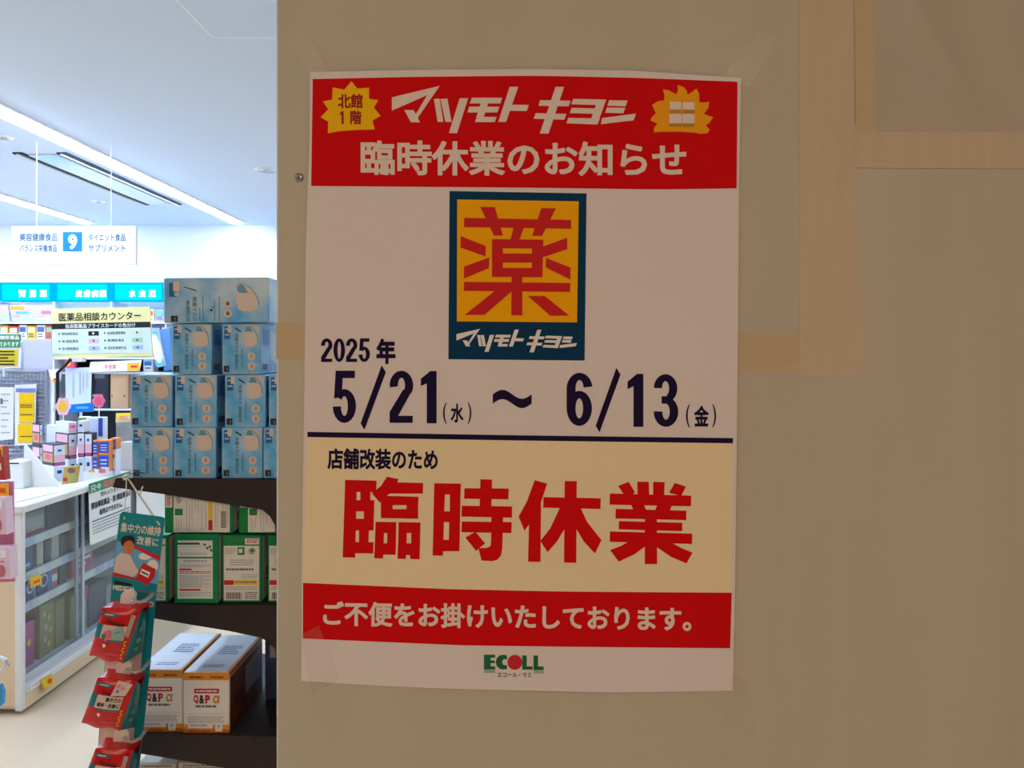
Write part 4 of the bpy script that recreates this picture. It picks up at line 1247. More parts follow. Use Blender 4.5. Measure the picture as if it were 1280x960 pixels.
# leaflet and slanted tray in front of the stacks
Yt = 3.56
def pr(g, fr):
    g.disc(fr, 89.5, 588, 5, 3.4, mat('tray_brown', (120, 90, 90), .5), .003); g.rect(fr, 79.5, 597, 84, 601.5, m_printred, .003); g.rect(fr, 86, 596, 92, 602, m_bx['green'], .003)
sheet('small_pack', [(80, 584), (96, 582.5), (93, 604), (77, 606)], Yt, m_bx['gold'], 'tan pack with dark oval in front of the small boxes', pr, 'pack', .03)
def pr(g, fr): g.rect(fr, 111, 587.5, 119, 590, m_printyellow, .003); g.rect(fr, 124, 586, 132, 591, m_pal[0], .003)
sheet('shelf_label', [(104, 590), (136, 584), (136, 594), (104, 601)], 3.72, m_printwhite, 'white label strip with yellow and pink marks in front of the blue boxes', pr, 'label')
# acrylic box at the right end
r = empty('acrylic_box', (xu(154, 4.1), 4.15, CTZ))
g = G(); g.box((xu(145, 4.1), 4.1, CTZ), (xu(172, 4.1), 4.2, CTZ + .28), m_plastic); build('clear_cover', g, r)
g = G(); g.bbox((xu(148, 4.1), 4.12, CTZ + .002), (xu(170, 4.1), 4.18, CTZ + .15), m_printwhite, .003); build('inner_box', g, r)
tag(r, 'clear acrylic box left of the mask boxes on the display case', 'acrylic box')
# pop signs on sticks among the boxes
def popsign(u, v, ru, rv, Y, m1, m2, label, zt):
    c = W(u, v, Y)
    r = empty('pop_sign', (c.x, Y, zt))
    s = Y / F
    pts = []
    for i in range(30):
        t = 2 * math.pi * i / 30; k = 1 + .10 * math.cos(6 * t)
        pts.append(c + Vector((math.cos(t) * ru * s * k, 0, math.sin(t) * rv * s * k)))
    g = G(); g.prism(pts, (0, .004, 0), m1); build('card', g, r)
    g = G(); fr = PF(Y); g.disc(fr, u, v, ru * .6, rv * .6, m2, .002, 16); build('card_print', g, r)
    g = G(); g.tube([(c.x, Y + .006, zt), (c.x, Y + .006, c.z)], .003, m_printwhite, 6); build('stick', g, r)
    tag(r, label, 'pop sign')
popsign(78.5, 508, 9, 11, 4.0, mat('pop_pink', (250, 190, 210), .5), m_printyellow, 'pink and yellow round pop sign above the pink boxes', CTZ)
popsign(123, 501, 7.5, 8.5, 4.2, m_pal[0], mat('pop_red', (240, 90, 130), .5), 'pink flower-shaped pop sign above the blue boxes', CTZ)
def pr(g, fr): g.rect(fr, 96, 508, 111, 511, m_blu, .004)
def ft(g):
    p = W(100, 515, 4.3); g.box((p.x - .006, 4.304, CTZ), (p.x + .006, 4.312, p.z + .02), m_rackw)
sheet('blue_sign', [(86, 506), (117, 503), (117, 514.5), (86, 516)], 4.3, m_signblue, 'small blue sign behind the small box stacks', pr, 'sign', foot=ft)

# ------------------------------------------------------------------ pegged pink packs and a basket at the left frame edge
YK = 2.7
m_pinkcard = mat('pink_card', (214, 130, 166), .5); m_pinkpack = mat('pink_pack', (240, 206, 220), .4)
def pr_pack(v0_, v1_):
    pass
r = empty('hanging_card', (xu(2, YK), YK, 0))
g = G(); g.prism([W(-24, 602, YK), W(15.8, 602, YK), W(17.5, 727, YK), W(-24, 729, YK)], (0, .008, 0), m_pinkcard); build('backing_card', g, r)
g = G(); c = W(-22, 602, YK)
g.tube([c + Vector((0, .012, -.2)), c + Vector((0, .012, .03)), c + Vector((-.12, .012, .05)), (c.x - .12, YK + .012, .0)], .008, m_metal, 8); build('stand_rod', g, r)
fr = PF(YK)
tag(r, 'pink backing card with pegged packs at the left frame edge', 'display card')
for (va, vb, lab) in ((622, 668, 'upper pale pink pack on the pink card'), (684, 724, 'lower pale pink pack on the pink card')):
    def ex(g, f):
        g.disc(f, .72, .72, .16, .2, m_rose, .002, 12); g.rect(f, .45, .08, .9, .3, m_printwhite, .002); g.rect(f, .5, .4, .85, .45, m_pal[0], .002)
    pouch('pink_pack', [(-22, va), (6 + (va > 670) * 6, va), (8.6 + (va > 670) * 5, vb), (-22, vb)], YK - .045, m_pinkpack, lab, .04, ex, 'pack', .012)
def pr(g, fr): g.rect(fr, -6, 610, 7, 616, mat('tag_orange', (236, 90, 20), .5), .002)
sheet('price_tag', [(-12, 605), (10, 605), (10, 620), (-12, 619)], YK - .02, m_orl, 'orange price tag on the pink card at the left frame edge', pr, 'price tag')
# red and yellow pack above it
def ex(g, f): g.rect(f, 0, 0, 1, .3, m_printyellow, .002); g.rect(f, .4, .5, .9, .7, m_printwhite, .002)
pouch('snack_pack', [(-18, 556), (3.5, 558), (6.5, 600), (-18, 600)], YK + .02, mat('pack_red', (190, 60, 60), .4), 'red and yellow pack above the pink card', .03, ex, 'pack', .008)
# shopping basket with white handle
YQ = 2.55
r = empty('shopping_basket', (xu(-20, YQ), YQ + .1, yz(905, YQ)))
g = G()
pts = [W(x, y, YQ) for x, y in ((-40, 842), (-6, 842), (3, 838), (9.5, 831), (7, 825.5), (0, 822.5), (-40, 822))]
g.tube(pts, .0085, m_case, 8); build('handle', g, r, True)
g = G(); a = [W(x, y, YQ + .01) for x, y in ((-60, 854), (1, 856), (4.5, 866), (3.5, 880), (-1, 884), (-60, 884))]
g.prism(a, (0, .012, 0), m_cyanp); build('basket_body', g, r)
g = G(); a0 = W(-50, 884, YQ); b0 = W(-50, 822, YQ)
g.box((a0.x - .02, YQ - .008, 0), (a0.x + .02, YQ + .01, b0.z + .01), m_casebeige); build('basket_stand', g, r)
tag(r, 'blue shopping basket with white handle at the lower left frame edge', 'basket')

# ------------------------------------------------------------------ black shelf unit beside the partition
YF = 1.325                                   # front plane of the shelves
S1, S2, S3, S4 = yz(599.5, YF), yz(756.5, YF), yz(919.5, YF), yz(1060, YF)
DEP = .36
XR = -.30
r = empty('shelf_unit', (-.5, YF + DEP / 2, 0))
def shelf(zt, poly, xl):
    g = G(); g.box((xl, YF + .012, zt - .014), (XR, YF + DEP, zt), m_shelf); b = build('shelf_board', g, r)
    g = G(); g.prism([W(x, y, YF) for x, y in poly], (0, .012, 0), m_shelf); build('fascia', g, b)
    g = G(); z = zt - .006; 
    c = W(319, 0, YF); c.z = z
    g.disc(BF(c, (1, 0, 0), (0, 0, 1), (0, -1, 0)), 0, 0, .0045, .0022, m_black, .0004, 10); build('slot', g, b)
shelf(S1, [(145, 597.4), (330, 600), (430, 600.5), (430, 760), (352, 760), (346, 690), (343.5, 656), (337, 645), (328, 637.2), (285, 630), (204, 617.6), (140.5, 609)], xu(146, YF))
shelf(S2, [(150, 756), (330, 757.4), (430, 758), (430, 925), (352, 925), (347, 850), (344, 812), (337, 803), (325, 797), (285, 788.5), (233, 780), (193, 773), (148, 768)], xu(152, YF))
shelf(S3, [(150, 919), (330, 920.6), (430, 921), (430, 1060), (352, 1060), (347, 1000), (338, 972), (325, 966), (280, 960), (225, 950), (175, 942), (148, 938)], xu(152, YF))
shelf(S4, [(150, 1060), (430, 1062), (430, 1100), (150, 1095)], xu(152, YF))
g = G(); g.box((XR - .02, YF + .012, 0), (XR, YF + DEP, S1), m_shelf); build('side_panel', g, r)
g = G(); g.bbox((xu(163, YF + .04), YF + .04, 0), (xu(167.5, YF + .04), YF + .05, S1 - .014), mat('post_grey', (150, 158, 180), .35), .001); build('leg', g, r, label='slim grey metal upright')
g = G(); g.box((xu(160, YF), YF + .02, 0), (XR, YF + DEP, .06), m_shelf); build('plinth', g, r)
tag(r, 'black shelf unit with curved fascia boards beside the partition', 'shelf unit')

# mask boxes
m_mask = mat('mask_box', (206, 226, 234), .3, noise=.6, nscale=17, col2=(84, 180, 236), spec=.5)
m_maskpale = mat('mask_pale', (190, 206, 206), .35)
m_masklogo = mat('mask_logo', (30, 106, 176), .35)
m_maskbeige = mat('mask_beige', (224, 206, 190), .35)
m_masktext = mat('mask_text', (92, 132, 150), .4)
m_maskdk = mat('mask_dark', (44, 36, 40), .4)
m_maskblue = mat('mask_side', (36, 130, 204), .3, noise=.5, nscale=30, col2=(120, 184, 220), spec=.5)
m_masktri = mat('mask_ear', (104, 160, 184), .35)
def mask_print_end(g, f):
    g.rect(f, .06, .05, .21, .30, m_masklogo, .0004); g.rect(f, .15, .02, .25, .17, m_maskbeige, .0006)
    g.rect(f, .08, .09, .15, .12, m_maskpale, .0006); g.rect(f, .08, .2, .19, .23, m_maskpale, .0006)
    g.poly(f, [(.33, .085), (.35, .07), (.50, .14), (.49, .165)], m_maskdk, .0006)
    g.poly(f, [(.64, .03), (.80, .02), (.95, .06), (.97, .2), (.90, .14)], m_maskbeige, .0004)
    mk = [(.56, .15), (.78, .15), (.87, .19), (.92, .28), (.93, .36), (.86, .43), (.74, .46), (.62, .44), (.56, .36)]
    g.poly(f, mk, m_maskbeige, .0005)
    g.poly(f, [(.60, .15), (.64, .05), (.72, .04), (.80, .15)], m_masktri, .0007)
    g.line(f, [(.74, .04), (.84, .1), (.91, .22), (.93, .36)], .012, m_masktext, .0008)
    g.text(f, '快適マスク', .34, .43, .19, .56, m_masktext, .02, 0, .0005, rot=-1)
    g.text(f, '敏感肌用', .34, .42, .6, .9, m_masktext, .02, 0, .0005, rot=-1)
    g.line(f, [(.52, .5), (.52, .85)], .02, m_masktext, .0005)
    for y in (.64, .84):
        g.disc(f, .77, y, .10, .078, m_maskbeige, .0005, 18); g.disc(f, .77, y, .04, .05, mat('mask_tan', (200, 164, 136), .4), .0007, 10)
    g.rect(f, .05, .83, .19, .95, m_maskdk, .0006); g.rect(f, .12, .86, .16, .93, m_dkgrey, .0008)
def mask_print_side(g, f):
    g.rect(f, .06, .1, .24, .42, m_masklogo, .0004); g.rect(f, .06, .8, .2, .92, m_maskdk, .0006); g.poly(f, [(.3, .1), (.7, .3), (.6, .9), (.3, .7)], m_maskpale, .0003)
def mask_print_long(g, f):
    g.rect(f, .055, .11, .125, .42, m_masklogo, .0004); g.rect(f, .095, .08, .155, .3, m_maskbeige, .0006); g.rect(f, .105, .32, .15, .4, m_maskpale, .0006)
    g.poly(f, [(.195, .21), (.2, .195), (.315, .28), (.315, .305)], m_maskdk, .0006)
    mk = [(.70, .3), (.70, .22), (.83, .25), (.87, .36), (.905, .55), (.895, .68), (.84, .76), (.76, .755), (.705, .70), (.69, .5)]
    g.poly(f, mk, m_maskbeige, .0004)
    g.poly(f, [(.705, .22), (.73, .15), (.76, .17), (.80, .34), (.72, .34)], m_masktri, .0006)
    g.line(f, [(.70, .2), (.72, .13), (.76, .13), (.82, .22), (.87, .36), (.90, .52), (.905, .62)], .007, m_masktext, .0008)
    g.line(f, [(.70, .2), (.71, .31), (.75, .35), (.81, .34)], .007, m_masktext, .0008)
    g.text(f, '敏感肌用', .215, .25, .5, .96, m_masktext, .016, 0, .0006, rot=-1)
    g.text(f, '快適マスク', .275, .318, .42, .96, m_masktext, .016, 0, .0006, rot=-1)
    for x, y0, y1 in ((.345, .66, .95), (.375, .4, .97), (.485, .5, .95), (.53, .42, .97)):
        g.line(f, [(x, y0), (x, y1)], .006, m_masktext, .0006)
    g.disc(f, .455, .72, .012, .028, m_maskdk, .0006, 10); g.disc(f, .47, .66, .008, .018, m_maskdk, .0006, 8); g.disc(f, .465, .9, .012, .026, m_maskpale, .0006, 8)
    for y in (.58, .80):
        g.disc(f, .61, y, .04, .09, m_maskbeige, .0005, 18); g.disc(f, .61, y, .018, .05, m_dkgrey, .0007, 10)
    g.rect(f, .07, .84, .135, .975, m_maskdk, .0006); g.rect(f, .1, .87, .12, .95, m_dkgrey, .0008)
LB = .184
def mask_box(ua, ub, va, vb, Y, label, parent_first=None, z0=None):
    x0, x1 = xu(ua, Y), xu(ub, Y)
    z0 = yz(vb, Y) if z0 is None else z0
    z1 = yz(va, Y)
    r = empty('mask_box', ((x0 + x1) / 2, Y + LB / 2, z0))
    g = G(); g.bbox((x0, Y, z0), (x1, Y + LB, z1), m_mask, .0015); build('carton_body', g, r)
    g = G(); mask_print_end(g, BF((x0, Y, z1), (x1 - x0, 0, 0), (0, 0, z0 - z1), (0, -1, 0))); build('front_print', g, r)
    g = G(); f = BF((x1, Y, z1), (0, LB, 0), (0, 0, z0 - z1), (1, 0, 0)); g.rect(f, .01, .02, .99, .98, m_maskblue, .0002); mask_print_side(g, f); build('side_print', g, r)
    tag(r, label, 'mask box', 'face mask boxes stacked on the top shelf')
    return z1
YMk = YF + .008
z_a = S1 + .0005
b1 = [(164.5, 216, 'leftmost'), (216.8, 269.5, 'second from left'), (277, 327.8, 'third from left'), (329, 381, 'rightmost, cut by the partition')]
for ua, ub, w in b1:
    mask_box(ua, ub, 534.6, 0, YMk, 'light blue face mask box in the bottom row, ' + w, z0=z_a)
z_b = yz(534.6, YMk) + .0005
for ua, ub, w in ((163, 215, 'leftmost'), (218.5, 270.5, 'second from left'), (281, 331.5, 'third from left'), (335.8, 386, 'rightmost, cut by the partition')):
    mask_box(ua, ub, 468.6, 0, YMk + (.006 if ua < 170 else 0), 'light blue face mask box in the second row, ' + w, z0=z_b)
z_c = yz(468.6, YMk) + .001
for ua, ub, w in ((214.5, 264.3, 'left one'), (277.5, 325.5, 'right one')):
    mask_box(ua, ub, 405, 0, YMk, 'light blue face mask box in the third row, ' + w, z0=z_c)
z_d = yz(405, YMk) + .0015
Yl = YMk - .006
x0, x1 = xu(204.5, Yl), xu(336.5, Yl); z1 = yz(347.4, Yl)
tl = math.radians(.5)
cpt = Vector(((x0 + x1) / 2, Yl, z_d))
def tilt(v):
    d = v - cpt
    return cpt + Vector((d.x * math.cos(tl) - d.z * math.sin(tl), d.y, d.x * math.sin(tl) + d.z * math.cos(tl) + .0007))
r = empty('mask_box', cpt + Vector((0, .045, 0)))
g = G(); g.bbox((x0, Yl, z_d), (x1, Yl + .09, z1), m_mask, .002, tilt); build('carton_body', g, r)
f0 = BF((x0, Yl, z1), (x1 - x0, 0, 0), (0, 0, z_d - z1), (0, -1, 0))
g = G(); mask_print_long(g, lambda a, b, o=0: tilt(f0(a, b, o))); build('front_print', g, r)
tag(r, 'light blue face mask box lying sideways on top of the stack', 'mask box', 'face mask boxes stacked on the top shelf')

# green boxes on the second shelf
m_gbox = mat('green_box', (10, 132, 70), .4); m_gpanel = mat('green_box_panel', (232, 226, 214), .45); m_gside = mat('green_box_side', (206, 202, 190), .45)
def textlines(g, f, x0, x1, y0, y1, n, m, off=.0006, th=.5):
    st = (y1 - y0) / n
    for k in range(n):
        xx = x1 - (random.random() * .35 * (x1 - x0) if k % 3 == 2 else 0)
        x = x0
        while x < xx - .01:                         # broken into words
            w = min(random.uniform(.04, .14), xx - x)
            g.rect(f, x, y0 + k * st, x + w, y0 + (k + th) * st, m, off); x += w + .014
def barcode(g, f, x0, x1, y0, y1, off=.0006, vert=False):
    x = x0 if not vert else y0
    e = x1 if not vert else y1
    while x < e:
        w = random.choice((.008, .014, .02)) * (1.0)
        if not vert: g.rect(f, x, y0, min(x + w, e), y1, m_black, off)
        else: g.rect(f, x0, x, x1, min(x + w, e), m_black, off)
        x += w * 2
m_tick = mat('green_tick', (60, 130, 70), .5)
def gp_front(g, f):
    g.rect(f, .58, .045, .94, .135, m_gpanel, .0004); textlines(g, f, .62, .90, .06, .125, 2, m_printred)
    textlines(g, f, .24, .5, .05, .13, 2, m_tick)
    g.rect(f, .04, .155, .94, .965, m_gpanel, .0004)
    textlines(g, f, .07, .34, .19, .29, 3, m_ltgrey)
    g.rect(f, .39, .175, .57, .29, m_gbox, .0006); g.rect(f, .42, .2, .52, .26, m_gpanel, .0008)
    g.poly(f, [(.66, .21), (.78, .175), (.86, .22), (.8, .285), (.69, .28)], m_ltgrey, .0006); g.poly(f, [(.70, .215), (.78, .195), (.82, .225), (.76, .262)], m_tick, .0008)
    textlines(g, f, .2, .8, .36, .46, 3, m_ltgrey); textlines(g, f, .1, .8, .49, .55, 1, m_dkgrey)
    textlines(g, f, .5, .9, .58, .65, 3, m_ltgrey)
    g.rect(f, .05, .665, .29, .735, m_printred, .0006); g.rect(f, .29, .665, .9, .735, m_printyellow, .0006); textlines(g, f, .32, .86, .685, .72, 1, m_dkgrey, .0008)
    textlines(g, f, .08, .9, .76, .82, 2, m_ltgrey)
    barcode(g, f, .11, .5, .845, .945); textlines(g, f, .58, .9, .84, .95, 4, m_dkgrey)
def gp_back(g, f):
    g.rect(f, .07, .085, .875, .32, m_gpanel, .0004); g.rect(f, .07, .115, .58, .145, m_green, .0006)
    for (x, y) in ((.68, .12), (.74, .17), (.80, .15), (.83, .2)):
        g.poly(f, [(x, y), (x + .05, y + .02), (x + .03, y + .05), (x - .02, y + .03)], m_tick, .0006)
    textlines(g, f, .12, .65, .165, .18, 1, m_ltgrey); textlines(g, f, .12, .75, .26, .30, 2, m_ltgrey)
    g.rect(f, .07, .345, .88, .925, m_gpanel, .0004)
    textlines(g, f, .2, .75, .37, .40, 2, m_dkgrey); textlines(g, f, .11, .84, .43, .48, 3, m_ltgrey)
    g.rect(f, .11, .49, .39, .515, m_printred, .0006); textlines(g, f, .11, .84, .53, .57, 2, m_printred)
    textlines(g, f, .11, .84, .59, .77, 10, m_ltgrey)
    g.rect(f, .11, .785, .6, .81, m_printred, .0006); textlines(g, f, .11, .84, .83, .9, 4, m_ltgrey)
def gp_lying(g, f):
    g.rect(f, .135, .02, .955, .975, m_gpanel, .0004); g.rect(f, .02, .03, .115, .37, m_gpanel, .0004); textlines(g, f, .035, .1, .06, .34, 6, m_printred)
    g.poly(f, [(.16, .12), (.22, .08), (.265, .2), (.2, .29)], m_ltgrey, .0006); g.rect(f, .155, .40, .27, .56, m_gbox, .0006); g.rect(f, .18, .43, .24, .52, m_tick, .0008)
    for k, (x, y0, y1) in enumerate(((.17, .62, .95), (.2, .66, .95), (.24, .62, .9), (.32, .2, .95), (.36, .3, .95), (.40, .15, .8), (.45, .1, .4), (.49, .1, .5), (.54, .3, .95), (.60, .2, .9))):
        y = y0
        while y < y1:
            w = random.uniform(.03, .09); g.rect(f, x, y, x + .012, min(y + w, y1), m_ltgrey, .0006); y += w + .02
    g.rect(f, .645, .15, .705, .68, m_printyellow, .0006); g.rect(f, .645, .68, .705, .92, m_printred, .0006)
    for x in (.75, .78, .86, .9, .93):
        g.line(f, [(x, .12), (x, .85)], .008, m_ltgrey, .0006)
    barcode(g, f, .825, .905, .46, .88, vert=True)
def green_box(ua, ub, z0, h_px, Y, depth, prints, label, sidew=True):
    x0, x1 = xu(ua, Y), xu(ub, Y); z1 = z0 + h_px * Y / F
    r = empty('green_box', ((x0 + x1) / 2, Y + depth / 2, z0))
    g = G(); g.bbox((x0, Y, z0), (x1, Y + depth, z1), m_gbox, .0015); build('carton_body', g, r)
    g = G(); prints(g, BF((x0, Y, z1), (x1 - x0, 0, 0), (0, 0, z0 - z1), (0, -1, 0))); build('front_print', g, r)
    g = G(); f = BF((x1, Y, z1), (0, depth, 0), (0, 0, z0 - z1), (1, 0, 0)); g.rect(f, .04, .03, .97, .97, m_gside, .0003)
    for y in (.55, .62, .7):
        g.disc(f, .35, y, .12, .04, m_tick, .0006, 8)
    build('side_print', g, r)
    tag(r, label, 'carton', 'green and white cartons on the second shelf')
    return z1
YG2 = YF + .012
za = S2 + .0005
green_box(160, 210, za, 84, YG2, .1, gp_front, 'green and white carton in the lower row, half hidden by the hanging strip')
zg = green_box(218.3, 272.6, za, 86.5, YG2 - .006, .1, gp_back, 'green-bordered carton showing its text back, second in the lower row')
green_box(277.8, 327, za, 84.2, YG2, .1, gp_front, 'green and white carton with barcode, third in the lower row')
green_box(334.5, 386, za, 84.2, YG2, .1, gp_front, 'green and white carton in the lower row cut by the partition')
zb2 = za + 86.5 * (YG2 - .006) / F + .001
green_box(205.5, 291, zb2, 51, YG2, .08, gp_lying, 'green and white carton lying sideways in the upper row, left one')
green_box(298.5, 384, zb2, 51, YG2, .08, gp_lying, 'green and white carton lying sideways in the upper row, right one')

# drink boxes on the third shelf
m_qbox = mat('drink_box', (232, 224, 214), .4); m_qor = mat('drink_orange', (226, 140, 30), .4); m_qor2 = mat('drink_deep_orange', (214, 96, 20), .4, noise=.4, nscale=60, col2=(236, 150, 40))
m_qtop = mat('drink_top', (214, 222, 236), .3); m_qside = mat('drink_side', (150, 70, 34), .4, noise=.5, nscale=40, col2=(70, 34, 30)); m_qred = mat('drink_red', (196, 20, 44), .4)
def qp(g, f):
    g.rect(f, 0, 0, 1, .13, m_qor, .0003)
    textlines(g, f, .14, .43, .065, .105, 1, m_qside, .0006, .7); textlines(g, f, .6, .88, .065, .105, 1, m_qside, .0006, .7)
    g.rect(f, .24, .27, .78, .345, m_qred, .0004); textlines(g, f, .28, .74, .295, .325, 1, m_gpanel, .0006, .8)
    g.text(f, 'Q', .225, .335, .375, .52, m_qred, .05, 0, .0004); g.text(f, '&', .35, .455, .375, .52, m_black, .04, 0, .0004); g.text(f, 'P', .48, .585, .375, .52, m_qred, .05, 0, .0004)
    g.text(f, 'α', .64, .785, .385, .515, m_gold, .03, 0, .0004, shear=.15)
    textlines(g, f, .27, .74, .545, .59, 1, m_dkgrey, .0006, .8)
    g.line(f, [(0, .685), (1, .685)], .006, m_ltgrey, .0004)
    textlines(g, f, .1, .89, .73, .845, 5, m_ltgrey)
    g.rect(f, 0, .955, 1, 1, m_qor2, .0004); g.rect(f, 0, .86, .1, .97, m_qor2, .0004); g.rect(f, .645, .87, .69, .97, m_qor2, .0004); g.rect(f, .86, .87, 1, .97, m_qor2, .0004)
    textlines(g, f, .16, .52, .865, .905, 2, m_bluprint); g.rect(f, .11, .93, .645, .965, m_qor2, .0005)
    textlines(g, f, .14, .6, .965, .99, 1, m_qside, .0007, .7)
    g.poly(f, [(.74, .88), (.80, .86), (.80, .91), (.76, .93)], m_ltgrey, .0006); g.rect(f, .70, .95, .85, .98, m_gpanel, .0006)
def drink_box(ua, ub, z0, h_px, Y, depth, label):
    x0, x1 = xu(ua, Y), xu(ub, Y); z1 = z0 + h_px * Y / F
    r = empty('drink_box', ((x0 + x1) / 2, Y + depth / 2, z0))
    g = G(); g.bbox((x0, Y, z0), (x1, Y + depth, z1), m_qbox, .0015); build('carton_body', g, r)
    g = G(); qp(g, BF((x0, Y, z1), (x1 - x0, 0, 0), (0, 0, z0 - z1), (0, -1, 0))); build('front_print', g, r)
    g = G(); f = BF((x0, Y, z1), (x1 - x0, 0, 0), (0, depth, 0), (0, 0, 1)); g.rect(f, .02, .02, .93, .98, m_qtop, .0003); g.rect(f, .93, .02, .99, .98, m_qor, .0003)
    textlines(g, f, .3, .75, .12, .2, 2, m_bluprint); textlines(g, f, .35, .8, .45, .7, 5, m_bluprint); build('top_print', g, r)
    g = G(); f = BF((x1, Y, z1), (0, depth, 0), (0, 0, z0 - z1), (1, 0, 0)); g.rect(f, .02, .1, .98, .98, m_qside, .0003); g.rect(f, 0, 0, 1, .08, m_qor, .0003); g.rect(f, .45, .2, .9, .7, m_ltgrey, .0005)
    build('side_print', g, r)
    tag(r, label, 'drink box', 'orange and white drink cartons on the third shelf')
zq = S3 + .0005
drink_box(170, 228, zq, 76.5, YF + .014, .178, 'orange and white drink carton partly behind the hanging strip')
drink_box(229, 286.5, zq, 75, YF + .010, .178, 'orange and white drink carton standing at the right of its pair')
# dark blue carton at the back of the same shelf
Yb = 1.46
g = G(); g.bbox((xu(331, Yb), Yb, zq), (xu(395, Yb), Yb + .12, zq + .115), mat('carton_navy', (60, 76, 120), .35), .002)
r = empty('blue_carton', (xu(360, Yb), Yb + .06, zq)); build('carton_body', g, r)
g = G(); f = BF((xu(331, Yb), Yb, zq + .115), (xu(395, Yb) - xu(331, Yb), 0, 0), (0, 0, -.115), (0, -1, 0)); g.rect(f, .1, .1, .9, .3, m_ltgrey, .0004); build('front_print', g, r)
tag(r, 'dark blue carton at the back of the third shelf by the partition', 'carton')
# cartons on the lowest shelf, only their tops in view
for ua, ub, va, lab in ((172, 220, 954, 'white carton on the lowest shelf behind the hanging strip'), (222.5, 279, 953, 'white carton on the lowest shelf at the frame bottom')):
    Y = YF + .03
    x0, x1 = xu(ua, Y), xu(ub, Y); z1 = yz(va, Y); z0 = S4 + .0005
    r = empty('white_carton', ((x0 + x1) / 2, Y + .06, z0))
    g = G(); g.bbox((x0, Y, z0), (x1, Y + .12, z1), m_gside, .002); build('carton_body', g, r)
    f = BF((x0, Y, z1), (x1 - x0, 0, 0), (0, 0, z0 - z1), (0, -1, 0)); g = G(); textlines(g, f, .1, .9, .03, .1, 2, m_dkgrey); g.rect(f, .1, .2, .9, .5, m_qred, .0005); build('front_print', g, r)
    tag(r, lab, 'carton')

# ------------------------------------------------------------------ hanging strip with red pouches
YT = 1.235
m_pale = mat('strip_pale', (222, 200, 190), .35)
r = empty('hanging_strip', W(150, 970, YT))
hf = PF(YT)
def hang(poly, m, th=.0012, Y=YT):
    g = G(); g.prism([W(x, y, Y) for x, y in poly], (0, th, 0), m); return g
rightE = [(206, 648), (200, 700), (194.5, 748), (187.5, 834), (180.5, 900), (173.5, 962), (168, 1010)]
leftE = [(118, 1010), (121, 962), (124, 912), (130.6, 834), (136, 775), (141, 712), (149.8, 643)]
g = hang([(153, 639.6), (202, 646)] + rightE + leftE, m_teal)
card = build('teal_card', g, r)
g = G()
g.poly(hf, [(134.6, 757), (184, 749.5), (176, 834), (169, 905), (163, 962), (158, 1008), (119.5, 1008), (122, 962), (125, 912), (131.6, 834)], m_pale, .0004)
build('pale_window', g, card)
# printed header: lettering, man in a white shirt, red ribbon, red pouch
g = G()
S = .115
g.text(hf, '集中力の維持', 150.5, 200.5, 655.5, 667.5, m_inkwhite, .018, S, .0006, shear=.12)
g.text(hf, '改善に', 171, 197.5, 671, 682, m_inkwhite, .018, S, .0006, shear=.12)
build('header_lettering', g, card)
def ch(x, y): return (100 + x / 10.667, 670 + y / 10.667)
g = G()
g.poly(hf, [ch(*p) for p in [(492, 60), (740, 150), (1060, 330), (1050, 640), (960, 630), (760, 580), (440, 480), (470, 250)]], m_skyblue, .0004)
g.disc(hf, *ch(870, 270), 8, 4.5, m_printwhite, .0005); g.disc(hf, *ch(970, 400), 7, 8, m_printwhite, .0005)
build('sky_print', g, card)
g = G()
g.poly(hf, [ch(*p) for p in [(550, 220), (475, 290), (452, 480), (720, 545), (790, 470), (720, 360), (675, 260), (640, 240)]], m_shirt, .0008)
g.poly(hf, [ch(*p) for p in [(575, 110), (600, 60), (700, 55), (722, 110), (715, 180), (690, 240), (660, 252), (610, 215), (575, 190)]], m_skin, .0010)
g.poly(hf, [ch(*p) for p in [(548, 80), (560, 20), (600, -5), (680, -12), (725, 15), (738, 70), (722, 110), (690, 60), (640, 60), (600, 85), (580, 135), (560, 120)]], m_hair, .0012)
g.rect(hf, *ch(628, 116), *ch(650, 122), m_hair, .0013); g.rect(hf, *ch(680, 120), *ch(702, 126), m_hair, .0013); g.rect(hf, *ch(645, 190), *ch(685, 197), m_printred, .0013)
g.poly(hf, [ch(*p) for p in [(668, 125), (678, 165), (660, 165)]], mat('print_skin_shadow', (180, 100, 66), .5), .0013)
build('man_print', g, card)
g = G()
g.poly(hf, [ch(*p) for p in [(724, 115), (770, 135), (1080, 270), (1065, 330), (725, 160)]], m_printred, .0012)
g.poly(hf, [ch(*p) for p in [(452, 480), (740, 560), (800, 500), (810, 560), (740, 585), (446, 528)]], m_printred, .0012)
g.poly(hf, [ch(*p) for p in [(850, 355), (1015, 440), (1000, 540), (900, 660), (760, 575), (790, 450)]], m_printred, .0014)
g.poly(hf, [ch(*p) for p in [(830, 430), (945, 480), (915, 555), (800, 500)]], m_printwhite, .0017); g.line(hf, [ch(825, 470), ch(915, 515)], 1.6, m_black, .0019)
build('ribbon_print', g, card)
g = G(); g.text(hf, 'MEDICAL', 141.8, 169.5, 732.2, 738.4, m_printwhite, .04, .1, .0014); g.poly(hf, [ch(*p) for p in [(465, 585), (700, 640), (690, 665), (460, 640)]], m_black, .0014)
g.poly(hf, [ch(*p) for p in [(800, 705), (985, 745), (985, 780), (800, 740)]], m_dkgrey, .0014)
g.disc(hf, *ch(955, 907), 3.4, 3.8, m_shirt, .0014); g.poly(hf, [ch(*p) for p in [(955, 885), (980, 920), (930, 920)]], m_printred, .0016)
build('lower_lettering', g, card)
